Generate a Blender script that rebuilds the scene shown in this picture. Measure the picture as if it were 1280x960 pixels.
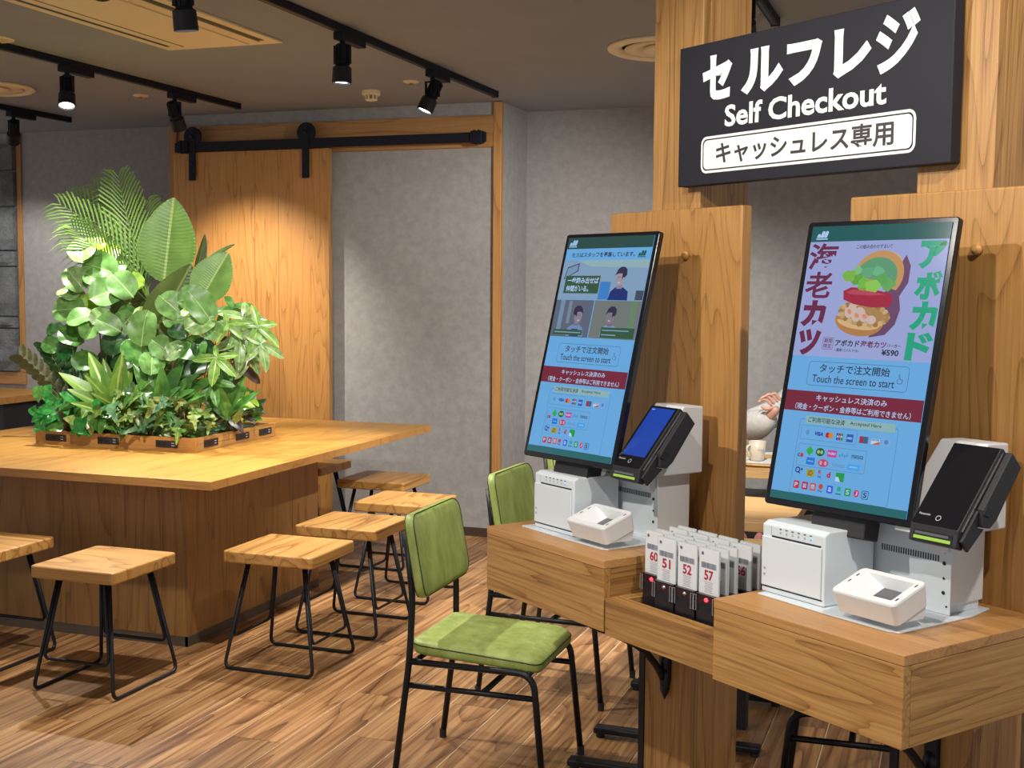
import bpy, math, random
from mathutils import Vector, Matrix, Euler

SC = bpy.context.scene
COL = SC.collection
for _o in list(bpy.data.objects):
    bpy.data.objects.remove(_o)
random.seed(11)
PI = math.pi

# ------------------------------------------------------------------ camera
def make_camera():
    pitch, roll, yaw = [math.radians(a) for a in (4.472, 0.425, 19.434)]
    fw = Vector((-math.sin(yaw)*math.cos(pitch), math.cos(yaw)*math.cos(pitch), -math.sin(pitch)))
    rt = Vector((math.cos(yaw), math.sin(yaw), 0))
    up = rt.cross(fw)
    r2 = rt*math.cos(roll) + up*math.sin(roll)
    u2 = up*math.cos(roll) - rt*math.sin(roll)
    cd = bpy.data.cameras.new('camera')
    cd.sensor_width = 36.0
    cd.lens = 1567.5/1280*36.0
    cd.clip_start = 0.05
    co = bpy.data.objects.new('camera', cd)
    COL.objects.link(co)
    M = Matrix((r2, u2, -fw)).transposed().to_4x4()
    M.translation = Vector((0, 0, 1.58))
    co.matrix_world = M
    SC.camera = co
make_camera()

# ------------------------------------------------------------------ world, exposure, lights
wd = bpy.data.worlds.new('world')
SC.world = wd
wd.use_nodes = True
bg = wd.node_tree.nodes['Background']
bg.inputs['Color'].default_value = (0.97, 0.98, 1.0, 1)
bg.inputs['Strength'].default_value = 0.62
vs = SC.view_settings
vs.view_transform = 'Standard'
vs.look = 'None'
vs.gamma = 1.0
vs.exposure = 0.0
vs.use_curve_mapping = False

WARM = (1.0, 0.93, 0.84)
NEUT = (1.0, 0.965, 0.92)
# track lamps in view, then unseen lamps: (x, y, aim point, watts, cone degrees, colour, blend)
LAMPS = [
    # lamps in view
    (-2.56, 3.80, (-2.50, 4.15, 0.0), 150, 80, NEUT, .5),
    (-2.56, 5.00, (-2.60, 4.90, 0.0), 150, 76, NEUT, .5),
    (-2.56, 6.00, (-3.20, 5.45, 0.7), 120, 62, NEUT, .5),
    (-4.275, 5.32, (-3.80, 4.60, 0.6), 190, 120, NEUT, .9),
    (-4.275, 6.25, (-4.36, 7.27, 0.85), 170, 84, WARM, .9),
    (-5.75, 6.63, (-6.90, 7.80, 1.0), 90, 70, NEUT, .6),
    # unseen lamps, some off any track; planter and wall lamps added for brightness
    (-1.77, 1.30, (-0.60, 2.40, 1.10), 105, 80, WARM, .5),
    (-0.75, 1.20, (-0.35, 2.45, 0.90), 56, 104, WARM, .5),
    (0.45, 1.25, (-0.55, 2.60, 1.35), 70, 76, WARM, .5),
    (-2.56, 3.35, (-3.98, 5.45, 1.25), 210, 50, NEUT, .8),  # unseen lamp added to brighten the planter from the front
    (-0.75, 4.60, (-0.95, 6.30, 0.6), 210, 86, NEUT, .5),
    (-0.75, 3.45, (-1.45, 4.90, 0.0), 90, 66, NEUT, .5),
    (-1.00, 5.30, (-2.75, 7.32, 0.7), 260, 90, NEUT, .8),  # hidden lamp added to lift the back wall, on no track
]

# ------------------------------------------------------------------ mesh helpers
class MB:
    def __init__(s):
        s.v = []; s.f = []
    def add(s, vs_, fs):
        n = len(s.v)
        s.v += [tuple(p) for p in vs_]
        s.f += [tuple(i+n for i in q) for q in fs]
        return s
    def box(s, x0, x1, y0, y1, z0, z1, M=None):
        P = [(x0,y0,z0),(x1,y0,z0),(x1,y1,z0),(x0,y1,z0),(x0,y0,z1),(x1,y0,z1),(x1,y1,z1),(x0,y1,z1)]
        if M is not None: P = [M @ Vector(p) for p in P]
        return s.add(P, [(0,3,2,1),(4,5,6,7),(0,1,5,4),(1,2,6,5),(2,3,7,6),(3,0,4,7)])
    def prism(s, pts, a, b, plane='XY', M=None):
        def mk(p, h):
            if plane == 'XY': return Vector((p[0], p[1], h))
            if plane == 'XZ': return Vector((p[0], h, p[1]))
            return Vector((h, p[0], p[1]))
        n = len(pts)
        P = [mk(p, a) for p in pts] + [mk(p, b) for p in pts]
        if M is not None: P = [M @ p for p in P]
        F = [tuple(range(n))[::-1], tuple(range(n, 2*n))]
        F += [(i, (i+1) % n, n+(i+1) % n, n+i) for i in range(n)]
        if plane == 'XZ': F = [q[::-1] for q in F]
        return s.add(P, F)
    def tube(s, pts, r, n=8, closed=False):
        pts = [Vector(p) for p in pts]
        m = len(pts); rs = r if isinstance(r, (list, tuple)) else [r]*m
        rings = []; prev = None
        for i, p in enumerate(pts):
            if closed: t = (pts[(i+1) % m]-pts[i-1])
            elif i == 0: t = pts[1]-p
            elif i == m-1: t = p-pts[-2]
            else: t = (pts[i+1]-p).normalized() + (p-pts[i-1]).normalized()
            if t.length < 1e-9: t = Vector((0,0,1))
            t.normalize()
            if prev is None:
                a = Vector((0,0,1)) if abs(t.z) < .9 else Vector((1,0,0))
                x = t.cross(a).normalized()
            else:
                x = (prev - t*prev.dot(t)).normalized()
            prev = x; y = t.cross(x)
            rings.append([p + (x*math.cos(2*PI*k/n) + y*math.sin(2*PI*k/n))*rs[i] for k in range(n)])
        P = [q for rg in rings for q in rg]; F = []
        for i in range(m if closed else m-1):
            j = (i+1) % m
            for k in range(n):
                k2 = (k+1) % n
                F.append((i*n+k, i*n+k2, j*n+k2, j*n+k))
        if not closed:
            F.append(tuple(range(n))[::-1]); F.append(tuple((m-1)*n+k for k in range(n)))
        return s.add(P, F)
    def lathe(s, prof, n=24, M=None):
        P = []; F = []
        for (r, z) in prof:
            for k in range(n): P.append(Vector((r*math.cos(2*PI*k/n), r*math.sin(2*PI*k/n), z)))
        for i in range(len(prof)-1):
            for k in range(n):
                k2 = (k+1) % n
                F.append((i*n+k, i*n+k2, (i+1)*n+k2, (i+1)*n+k))
        F.append(tuple(range(n))[::-1]); F.append(tuple((len(prof)-1)*n+k for k in range(n)))
        if M is not None: P = [M @ p for p in P]
        return s.add(P, F)
    def ball(s, c, r, nu=12, nv=8):
        r = r if isinstance(r, (tuple, list)) else (r, r, r)
        prof = []; P = []; F = []
        for i in range(nv+1):
            a = -PI/2 + PI*i/nv
            for k in range(nu):
                b = 2*PI*k/nu
                P.append((c[0]+r[0]*math.cos(a)*math.cos(b), c[1]+r[1]*math.cos(a)*math.sin(b), c[2]+r[2]*math.sin(a)))
        for i in range(nv):
            for k in range(nu):
                k2 = (k+1) % nu
                F.append((i*nu+k, i*nu+k2, (i+1)*nu+k2, (i+1)*nu+k))
        return s.add(P, F)
    def mesh(s, name, smooth=False):
        me = bpy.data.meshes.new(name)
        me.from_pydata(s.v, [], s.f)
        if smooth: me.polygons.foreach_set('use_smooth', [True]*len(me.polygons))
        me.update()
        return me

def ob(name, data, mat=None, parent=None, loc=None, rot=None, smooth=False, bevel=0, seg=2):
    if isinstance(data, MB): data = data.mesh(name, smooth)
    if mat is not None and not data.materials: data.materials.append(mat)
    o = bpy.data.objects.new(name, data)
    COL.objects.link(o)
    if parent is not None: o.parent = parent
    if loc is not None: o.location = loc
    if rot is not None: o.rotation_euler = rot
    if bevel:
        b = o.modifiers.new('bevel', 'BEVEL'); b.width = bevel; b.segments = seg; b.limit_method = 'ANGLE'
        b.angle_limit = math.radians(40)
    return o

def tag(o, label=None, cat=None, group=None, kind=None):
    if label: o['label'] = label
    if cat: o['category'] = cat
    if group: o['group'] = group
    if kind: o['kind'] = kind
    return o

def thing(name, label, cat, loc=(0,0,0), rot=(0,0,0), group=None):
    o = bpy.data.objects.new(name, None)
    o.empty_display_size = .05
    COL.objects.link(o)
    o.location = loc; o.rotation_euler = rot
    return tag(o, label, cat, group)

def copy_tree(o, parent=None):
    c = o.copy(); COL.objects.link(c)
    if parent is not None:
        mpi = o.matrix_parent_inverse.copy(); c.parent = parent; c.matrix_parent_inverse = mpi
    for ch in list(o.children):
        copy_tree(ch, c)
    return c

def rrect(x0, y0, x1, y1, r, n=5):
    out = []
    for (cx, cy, a0) in ((x1-r, y0+r, -90), (x1-r, y1-r, 0), (x0+r, y1-r, 90), (x0+r, y0+r, 180)):
        for i in range(n+1):
            a = math.radians(a0 + 90*i/n)
            out.append((cx+r*math.cos(a), cy+r*math.sin(a)))
    return out

def fillet(pts, r, n=5):
    pts = [Vector(p) for p in pts]; out = [pts[0]]
    for i in range(1, len(pts)-1):
        a, b, c = pts[i-1], pts[i], pts[i+1]
        d1, d2 = (a-b), (c-b)
        l = min(r, d1.length*.45, d2.length*.45)
        p1, p2 = b+d1.normalized()*l, b+d2.normalized()*l
        for k in range(n+1):
            t = k/n
            out.append(p1*(1-t)**2 + b*2*t*(1-t) + p2*t*t)
    out.append(pts[-1])
    return out

# ------------------------------------------------------------------ materials
def new_mat(name):
    m = bpy.data.materials.new(name); m.use_nodes = True
    nt = m.node_tree
    return m, nt, nt.nodes['Principled BSDF']

def plain(name, col, rough=.5, metal=0., spec=.5, emit=None, es=0., coat=0.):
    m, nt, p = new_mat(name)
    p.inputs['Base Color'].default_value = (*col, 1)
    p.inputs['Roughness'].default_value = rough
    p.inputs['Metallic'].default_value = metal
    p.inputs['Specular IOR Level'].default_value = spec
    p.inputs['Coat Weight'].default_value = coat
    if emit:
        p.inputs['Emission Color'].default_value = (*emit, 1)
        p.inputs['Emission Strength'].default_value = es
    return m

def N(nt, typ, **kw):
    n = nt.nodes.new(typ)
    for k, v in kw.items():
        if k in n.inputs.keys(): n.inputs[k].default_value = v
        else: setattr(n, k, v)
    return n

def ramp(nt, stops):
    r = nt.nodes.new('ShaderNodeValToRGB'); e = r.color_ramp.elements
    while len(e) < len(stops): e.new(.5)
    for i, (p, c) in enumerate(stops):
        e[i].position = p; e[i].color = (*c, 1)
    return r

def wood(name, dark, mid, light, axis='Z', freq=9., rough=.45, fine=1., vary=.12, bump=.15, grainlen=.10, mixf=.42, nsc=3.4):
    m, nt, p = new_mat(name); L = nt.links.new
    tc = N(nt, 'ShaderNodeTexCoord'); oi = N(nt, 'ShaderNodeObjectInfo')
    ad = N(nt, 'ShaderNodeVectorMath', operation='ADD'); sc = N(nt, 'ShaderNodeVectorMath', operation='SCALE')
    cmb = N(nt, 'ShaderNodeCombineXYZ')
    for k in 'XYZ': L(oi.outputs['Random'], cmb.inputs[k])
    L(cmb.outputs[0], sc.inputs[0]); sc.inputs['Scale'].default_value = 37.
    L(tc.outputs['Object'], ad.inputs[0]); L(sc.outputs[0], ad.inputs[1])
    st = {'X': (grainlen, 1, 1), 'Y': (1, grainlen, 1), 'Z': (1, 1, grainlen)}[axis]
    mp = N(nt, 'ShaderNodeMapping'); mp.inputs['Scale'].default_value = st
    L(ad.outputs[0], mp.inputs['Vector'])
    n1 = N(nt, 'ShaderNodeTexNoise', Scale=nsc, Detail=2., Roughness=.42, Distortion=.2)
    L(mp.outputs[0], n1.inputs['Vector'])
    mu = N(nt, 'ShaderNodeMath', operation='MULTIPLY'); mu.inputs[1].default_value = freq
    L(n1.outputs['Fac'], mu.inputs[0])
    fr = N(nt, 'ShaderNodeMath', operation='FRACT'); L(mu.outputs[0], fr.inputs[0])
    r1 = ramp(nt, [(0., (0,0,0)), (.10, (.45,.45,.45)), (.35, (.9,.9,.9)), (.8, (1,1,1)), (1., (.8,.8,.8))])
    L(fr.outputs[0], r1.inputs[0])
    st2 = tuple(a if a == 1 else .022 for a in st)
    mp2 = N(nt, 'ShaderNodeMapping'); mp2.inputs['Scale'].default_value = st2
    L(ad.outputs[0], mp2.inputs['Vector'])
    n2 = N(nt, 'ShaderNodeTexNoise', Scale=190.*fine, Detail=3., Roughness=.6)
    L(mp2.outputs[0], n2.inputs['Vector'])
    n3 = N(nt, 'ShaderNodeTexNoise', Scale=5., Detail=2.)
    L(mp.outputs[0], n3.inputs['Vector'])
    mix = N(nt, 'ShaderNodeMix'); mix.data_type = 'FLOAT'; mix.inputs[0].default_value = mixf
    n2r = ramp(nt, [(.33, (0,0,0)), (.62, (1,1,1))]); L(n2.outputs['Fac'], n2r.inputs[0])
    L(r1.outputs[0], mix.inputs[2]); L(n2r.outputs[0], mix.inputs[3])
    mix2 = N(nt, 'ShaderNodeMix'); mix2.data_type = 'FLOAT'; mix2.inputs[0].default_value = .25
    L(mix.outputs[0], mix2.inputs[2]); L(n3.outputs['Fac'], mix2.inputs[3])
    r2 = ramp(nt, [(.15, dark), (.55, mid), (.88, light)])
    L(mix2.outputs[0], r2.inputs[0])
    hsv = N(nt, 'ShaderNodeHueSaturation')
    mr = N(nt, 'ShaderNodeMapRange'); mr.inputs['To Min'].default_value = 1-vary; mr.inputs['To Max'].default_value = 1+vary
    L(oi.outputs['Random'], mr.inputs['Value']); L(mr.outputs[0], hsv.inputs['Value'])
    L(r2.outputs[0], hsv.inputs['Color']); L(hsv.outputs[0], p.inputs['Base Color'])
    p.inputs['Roughness'].default_value = rough
    bp = N(nt, 'ShaderNodeBump', Strength=bump, Distance=.002)
    L(mix.outputs[0], bp.inputs['Height']); L(bp.outputs[0], p.inputs['Normal'])
    return m

def mottled(name, a, b, scale=14., rough=.8, detail=6., bump=.1, lo=.35, hi=.65, dist=.002):
    m, nt, p = new_mat(name); L = nt.links.new
    tc = N(nt, 'ShaderNodeTexCoord')
    n = N(nt, 'ShaderNodeTexNoise', Scale=scale, Detail=detail, Roughness=.62)
    L(tc.outputs['Object'], n.inputs['Vector'])
    r = ramp(nt, [(lo, a), (hi, b)]); L(n.outputs['Fac'], r.inputs[0])
    L(r.outputs[0], p.inputs['Base Color']); p.inputs['Roughness'].default_value = rough
    n2 = N(nt, 'ShaderNodeTexNoise', Scale=scale*7, Detail=3.); L(tc.outputs['Object'], n2.inputs['Vector'])
    bp = N(nt, 'ShaderNodeBump', Strength=bump, Distance=dist)
    L(n2.outputs['Fac'], bp.inputs['Height']); L(bp.outputs[0], p.inputs['Normal'])
    return m

def leafmat(name, c1, c2, rough=.38, vein=None):
    m, nt, p = new_mat(name); L = nt.links.new
    tc = N(nt, 'ShaderNodeTexCoord'); oi = N(nt, 'ShaderNodeObjectInfo')
    n = N(nt, 'ShaderNodeTexNoise', Scale=4., Detail=3.)
    ad = N(nt, 'ShaderNodeVectorMath', operation='ADD')
    L(tc.outputs['Object'], ad.inputs[0])
    cmb = N(nt, 'ShaderNodeCombineXYZ'); L(oi.outputs['Random'], cmb.inputs['Z']); L(cmb.outputs[0], ad.inputs[1])
    L(ad.outputs[0], n.inputs['Vector'])
    r = ramp(nt, [(.35, c1), (.7, c2)]); L(n.outputs['Fac'], r.inputs[0])
    col = r.outputs[0]
    if vein:                                        # pale midrib along the leaf
        sx = N(nt, 'ShaderNodeSeparateXYZ'); L(tc.outputs['Object'], sx.inputs[0])
        ab = N(nt, 'ShaderNodeMath', operation='ABSOLUTE'); L(sx.outputs['X'], ab.inputs[0])
        lt = N(nt, 'ShaderNodeMath', operation='LESS_THAN'); lt.inputs[1].default_value = .016
        L(ab.outputs[0], lt.inputs[0])
        mx = N(nt, 'ShaderNodeMix'); mx.data_type = 'RGBA'
        L(lt.outputs[0], mx.inputs[0]); L(col, mx.inputs[6]); mx.inputs[7].default_value = (*vein, 1)
        col = mx.outputs[2]
    hsv = N(nt, 'ShaderNodeHueSaturation')
    mr = N(nt, 'ShaderNodeMapRange'); mr.inputs['To Min'].default_value = .78; mr.inputs['To Max'].default_value = 1.22
    L(oi.outputs['Random'], mr.inputs['Value']); L(mr.outputs[0], hsv.inputs['Value']); L(col, hsv.inputs['Color'])
    L(hsv.outputs[0], p.inputs['Base Color']); p.inputs['Roughness'].default_value = rough
    tr = N(nt, 'ShaderNodeBsdfTranslucent'); L(hsv.outputs[0], tr.inputs['Color'])
    ms = N(nt, 'ShaderNodeMixShader'); ms.inputs[0].default_value = .22
    L(p.outputs[0], ms.inputs[1]); L(tr.outputs[0], ms.inputs[2])
    L(ms.outputs[0], nt.nodes['Material Output'].inputs['Surface'])
    return m

M = {}
OAK = ((.165,.072,.018), (.345,.17,.048), (.46,.25,.078))
M['oak'] = wood('oak', *OAK, 'Z', 17., nsc=6.)
M['oakboard'] = wood('oak_board', (.21,.092,.022), (.385,.19,.052), (.455,.235,.07), 'Z', 24., nsc=5.5, mixf=.45)
M['oakx'] = wood('oak_long', *OAK, 'X', 15., nsc=13., grainlen=.045)
M['oaky'] = wood('oak_deep', *OAK, 'Y', 15., nsc=13., grainlen=.045)
M['oaktop'] = wood('oak_worktop', (.27,.12,.033), (.43,.21,.066), (.52,.275,.093), 'X', 9., rough=.4)
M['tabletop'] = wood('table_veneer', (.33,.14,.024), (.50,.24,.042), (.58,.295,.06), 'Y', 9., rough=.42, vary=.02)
M['tableedge'] = wood('table_edge', (.27,.12,.028), (.42,.20,.048), (.50,.25,.066), 'X', 9., rough=.4, vary=.04)
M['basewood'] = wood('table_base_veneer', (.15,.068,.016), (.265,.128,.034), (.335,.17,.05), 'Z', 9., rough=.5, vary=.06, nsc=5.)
M['door'] = wood('door_veneer', (.24,.10,.022), (.42,.19,.046), (.49,.24,.064), 'Z', 12., rough=.45, vary=.03, nsc=7.)
M['trim'] = wood('trim_wood', (.20,.09,.026), (.37,.18,.055), (.45,.235,.075), 'Z', 10.)
M['trimx'] = wood('trim_wood_long', (.16,.07,.02), (.38,.185,.055), (.46,.24,.078), 'X', 12.)
M['stool'] = wood('stool_seat_wood', (.17,.065,.014), (.40,.19,.046), (.54,.295,.088), 'X', 9., rough=.4, vary=.1, mixf=.3, nsc=6.)
M['cafe'] = wood('cafe_table_wood', (.38,.20,.065), (.58,.34,.125), (.66,.41,.17), 'X', 7., vary=.04)
M['floor'] = wood('floor_plank', (.05,.018,.006), (.25,.115,.040), (.46,.255,.105), 'Y', 8., rough=.36, fine=.28, vary=.22, bump=.1, mixf=.55, nsc=5., grainlen=.12)
M['seamglint'] = plain('floor_seam_glint', (.85,.66,.45), .6)  # pale slab colour paints the bevel highlights along the plank seams
M['wall'] = mottled('wallpaper_grey', (.285,.275,.266), (.345,.333,.322), 20., .85)
M['wallside'] = M['wall']
M['ceiling'] = mottled('ceiling_paper', (.285,.305,.35), (.30,.32,.365), 3., .9, bump=.05)
M['stone'] = mottled('slate_stone', (.085,.095,.10), (.19,.20,.205), 9., .75, 8., .9, .3, .7, .01)
M['skirt'] = wood('skirting_wood', (.045,.032,.02), (.085,.06,.04), (.12,.09,.06), 'X', 7.)
M['skirty'] = wood('skirting_wood_deep', (.045,.032,.02), (.085,.06,.04), (.12,.09,.06), 'Y', 7.)
M['baseboard'] = plain('baseboard_brown', (.055,.036,.024), .5)
M['black'] = plain('black_steel', (.012,.013,.016), .42, .4)
M['blackmatt'] = plain('black_matt', (.014,.014,.017), .6)
M['navyblack'] = plain('lamp_black', (.006,.007,.014), .6, spec=.3)
M['lampgrey'] = plain('lamp_band_grey', (.016,.016,.02), .5, spec=.3)
M['gloss'] = plain('black_gloss', (.008,.008,.01), .12)
M['cream'] = plain('cream_plastic', (.86,.71,.47), .5)
M['creamdark'] = plain('cream_shade', (.34,.27,.16), .6)
M['white'] = plain('white_steel', (.64,.70,.74), .35)
M['whitep'] = plain('white_plastic', (.72,.74,.75), .4)
M['offwhite'] = plain('offwhite_panel', (.64,.655,.66), .45)
M['slot'] = plain('slot_dark', (.02,.02,.022), .5)
M['greyp'] = plain('grey_print', (.11,.13,.19), .6)
M['greyl'] = plain('grey_light_print', (.36,.38,.42), .6)
M['signblack'] = plain('sign_black', (.016,.016,.023), .6, spec=.25)
M['signwhite'] = plain('sign_white', (.86,.85,.80), .5)
M['signtext'] = plain('sign_dark_text', (.035,.032,.038), .5)
M['steelclip'] = plain('clip_steel', (.75,.75,.76), .25, 1.)
M['lens'] = plain('lamp_lens', (1,1,1), .3, emit=(1., .98, .93), es=9.)
M['lensoff'] = plain('lamp_glass', (.05,.05,.06), .1)
M['card'] = plain('card_white', (.70,.72,.73), .4)
M['acrylic'] = plain('clear_acrylic_edge', (.55,.60,.62), .1)
M['numred'] = plain('number_red', (.42,.02,.06), .5)
M['pager'] = plain('pager_black', (.010,.010,.016), .3)
M['led'] = plain('led_red', (.5,.02,.02), .3, emit=(1., .03, .05), es=4.)
M['pagertop'] = plain('pager_smoky_top', (.03,.012,.015), .12)
M['ledblue'] = plain('led_blue', (.1,.3,.8), .3, emit=(.15,.45,1.), es=1.5)
M['lime'] = plain('card_slot_lime', (.30,.52,.06), .4, emit=(.3,.7,.05), es=.06)
M['glasswin'] = plain('scanner_glass', (.10,.10,.11), .08)
M['soil'] = mottled('planter_moss', (.012,.02,.008), (.04,.06,.02), 30., .95)
M['stem'] = plain('plant_stem', (.16,.15,.045), .6)
M['stembrown'] = plain('plant_stem_brown', (.20,.13,.06), .7)
M['skin'] = plain('skin', (.62,.34,.25), .5)
M['hair'] = plain('hair_dark', (.02,.014,.01), .5)
M['sweat'] = mottled('grey_sweatshirt', (.50,.49,.46), (.60,.59,.56), 40., .9)
M['trousers'] = plain('dark_trousers', (.03,.03,.04), .8)
M['mug'] = plain('mug_cream', (.74,.66,.52), .35)
M['paper'] = plain('paper_white', (.80,.80,.78), .7)
M['bench'] = plain('bench_dark', (.035,.032,.034), .6)
M['pink'] = plain('pink_fabric', (.50,.20,.18), .6)

def green_leather():
    m, nt, p = new_mat('green_leatherette'); L = nt.links.new
    tc = N(nt, 'ShaderNodeTexCoord')
    mp = N(nt, 'ShaderNodeMapping'); mp.inputs['Scale'].default_value = (1, 1, .35)
    L(tc.outputs['Object'], mp.inputs['Vector'])
    n = N(nt, 'ShaderNodeTexNoise', Scale=22., Detail=5., Roughness=.65); L(mp.outputs[0], n.inputs['Vector'])
    r = ramp(nt, [(.3, (.24,.30,.062)), (.5, (.325,.40,.10)), (.72, (.43,.51,.16))]); L(n.outputs['Fac'], r.inputs[0])
    L(r.outputs[0], p.inputs['Base Color']); p.inputs['Roughness'].default_value = .48
    n2 = N(nt, 'ShaderNodeTexNoise', Scale=260., Detail=2.); L(tc.outputs['Object'], n2.inputs['Vector'])
    b = N(nt, 'ShaderNodeBump', Strength=.12, Distance=.002); L(n2.outputs['Fac'], b.inputs['Height']); L(b.outputs[0], p.inputs['Normal'])
    return m
M['green'] = green_leather()
M['piping'] = plain('piping_dark', (.03,.045,.015), .5)

_scr = {}
def screen_mat(col, k=1.):
    """a lit pixel colour of a display under its glass"""
    key = tuple(round(c, 3) for c in col) + (k,)
    if key not in _scr:
        _scr[key] = plain('screen_colour', (.006,.006,.007), .10, spec=.35, emit=col, es=k)
    return _scr[key]

# ------------------------------------------------------------------ flat print helpers (local x, z plane facing -y)
def flat(name, pts, y, mat, parent):
    mb = MB(); mb.add([(p[0], y, p[1]) for p in pts], [tuple(range(len(pts)))])
    return ob(name, mb, mat, parent)

def text(name, body, box, y, mat, parent, bold=0., depth=.0004, align='fit', slant=0., vertical=False):
    """lettering fitted into box (x0, z0, x1, z1)"""
    cu = bpy.data.curves.new(name, 'FONT')
    cu.body = body; cu.offset = bold; cu.resolution_u = 3; cu.extrude = 0.
    if vertical: cu.space_line = .92
    to = bpy.data.objects.new(name, cu); COL.objects.link(to)
    me = bpy.data.meshes.new_from_object(to)
    bpy.data.objects.remove(to); bpy.data.curves.remove(cu)
    vs_ = [v.co.copy() for v in me.vertices]
    x0, z0, x1, z1 = box
    if vs_:
        a0 = min(v.x for v in vs_); a1 = max(v.x for v in vs_); b0 = min(v.y for v in vs_); b1 = max(v.y for v in vs_)
        sx = (x1-x0)/max(a1-a0, 1e-6); sz = (z1-z0)/max(b1-b0, 1e-6)
        for v, c in zip(me.vertices, vs_):
            zz = (c.y-b0)*sz
            v.co = (x0+(c.x-a0)*sx + slant*zz, y, z0+zz)
    me.materials.clear(); me.materials.append(mat)
    me.update()
    return ob(name, me, None, parent)

# ------------------------------------------------------------------ the setting
ZC = 2.705
fl = tag(ob('floor', MB().box(-9, 4, -2.5, 7.9, -.10, -.0014), M['seamglint']), kind='structure')
plank_w = .196
xs0 = -2.345
mesh_cache = {}
def plank(x0, y0, y1, w=plank_w):
    L = round(y1-y0, 2)
    key = (L, round(w, 3))
    if key not in mesh_cache:
        mesh_cache[key] = MB().box(.0018, w-.0018, .0014, L-.0014, -.0012, 0).mesh('plank')
    return ob('plank', mesh_cache[key], M['floor'], fl, (x0, y0, 0))
rows = [3.72, 4.305, 3.10, 3.90, 4.60, 3.35]
for i in range(-13, 15):
    x0 = xs0 + i*plank_w
    off = {0: 3.722, 1: 4.305, -1: 4.078}.get(i, 3.0 + (i*0.437) % 1.2)
    near = 2.6 if x0 > -3.2 else 3.2
    y = off
    while y > near: y -= 1.2
    while y < 7.78:
        y1 = min(y+1.2, 7.80)
        plank(x0, round(y, 2), round(y1, 2)); y = round(y1, 2)
far = MB()
for (a, b, c, d) in ((-9, xs0-13*plank_w, -2.5, 7.8), (xs0+15*plank_w, 4, -2.5, 7.8), (xs0-13*plank_w, xs0+15*plank_w, -2.5, 1.9)):
    far.box(a, b, c, d, -.0013, -.0004)
ob('plank_field', far, M['floor'], fl)['kind'] = 'stuff'

tag(ob('ceiling', MB().box(-9, 4, -2.5, 7.95, ZC, ZC+.1), M['ceiling']), kind='structure')
tag(ob('wall_back', MB().box(-5.02, -2.66, 7.32, 7.81, 0, ZC), M['wall']), kind='structure')
tag(ob('wall_back_left', MB().box(-9, -5.02, 7.80, 7.95, 0, ZC), M['wall']), kind='structure')
tag(ob('wall_back_right', MB().box(-2.66, 4, 7.80, 7.95, 0, ZC), M['wall']), kind='structure')
tag(ob('baseboard_back', MB().box(-3.83, -2.70, 7.308, 7.32, 0, .055), M['baseboard']), kind='structure')
tag(ob('baseboard_right', MB().box(-2.655, 4, 7.788, 7.80, 0, .055), M['baseboard']), kind='structure')
tag(ob('trim_1', MB().box(-2.703, -2.652, 7.285, 7.33, 0, 2.70), M['trim'], bevel=.003), kind='structure')
tag(ob('trim_2', MB().box(-5.03, -4.965, 7.27, 7.33, 0, 2.64), M['trim'], bevel=.003), kind='structure')
tag(ob('trim_3', MB().box(-4.965, -2.703, 7.29, 7.325, 2.43, 2.625), M['trimx'], bevel=.003), kind='structure')

# sliding barn door with its iron rail
dr = thing('door_1', None, None, (-4.955, 7.215, 0)); dr['kind'] = 'structure'
bx = [0, .62, .795, 1.142]
for a, b in zip(bx[:-1], bx[1:]):
    ob('board', MB().box(a+.0008, b-.0008, 0, .045, .015, 2.445), M['door'], dr, bevel=.0015)
ob('edge_strip', MB().box(1.142, 1.16, 0, .045, .015, 2.445), M['trim'], dr)
rl = thing('door_rail', 'black iron sliding rail over the wooden barn door', 'rail', (-4.93, 7.2, 2.48))
ob('rail_bar', MB().box(0, 2.21, 0, .012, -.03, .03), M['navyblack'], rl, bevel=.002)
for x in (.035, 2.115):
    ob('end_stop', MB().box(x, x+.075, -.02, .03, -.038, .038), M['navyblack'], rl, bevel=.004)
    for k in (.02, .05):
        ob('stop_rib', MB().box(x+k, x+k+.008, -.026, .03, -.042, .042), M['navyblack'], rl)
for x in (.5, 1.1, 1.7):
    ob('rail_spacer', MB().lathe([(.012, 0), (.012, .075)], 10, Matrix.Translation((x, .012, 0)) @ Matrix.Rotation(-PI/2, 4, 'X')), M['navyblack'], rl)
for x in (-4.795, -3.95):
    hg = ob('door_hanger', MB().box(x-.024, x+.024, 7.195, 7.203, 2.26, 2.605), M['navyblack'])
    hg.parent = dr; hg.matrix_parent_inverse = Matrix.Translation((4.955, -7.215, 0))
    w = ob('hanger_wheel', MB().lathe([(.03, -.004), (.062, -.004), (.064, .0), (.058, .008), (.064, .016), (.062, .02), (.03, .02)], 28,
           Matrix.Translation((x, 7.218, 2.548)) @ Matrix.Rotation(PI/2, 4, 'X')), M['navyblack'], hg, smooth=False)
    for z in (2.30, 2.37):
        ob('bolt', MB().lathe([(.009, 0), (.009, .006), (.004, .008)], 8, Matrix.Translation((x, 7.195, z)) @ Matrix.Rotation(PI/2, 4, 'X')), M['black'], hg)
    ob('wheel_bolt', MB().lathe([(.014, 0), (.014, .008), (.006, .011)], 10, Matrix.Translation((x, 7.195, 2.548)) @ Matrix.Rotation(PI/2, 4, 'X')), M['black'], hg)

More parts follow.
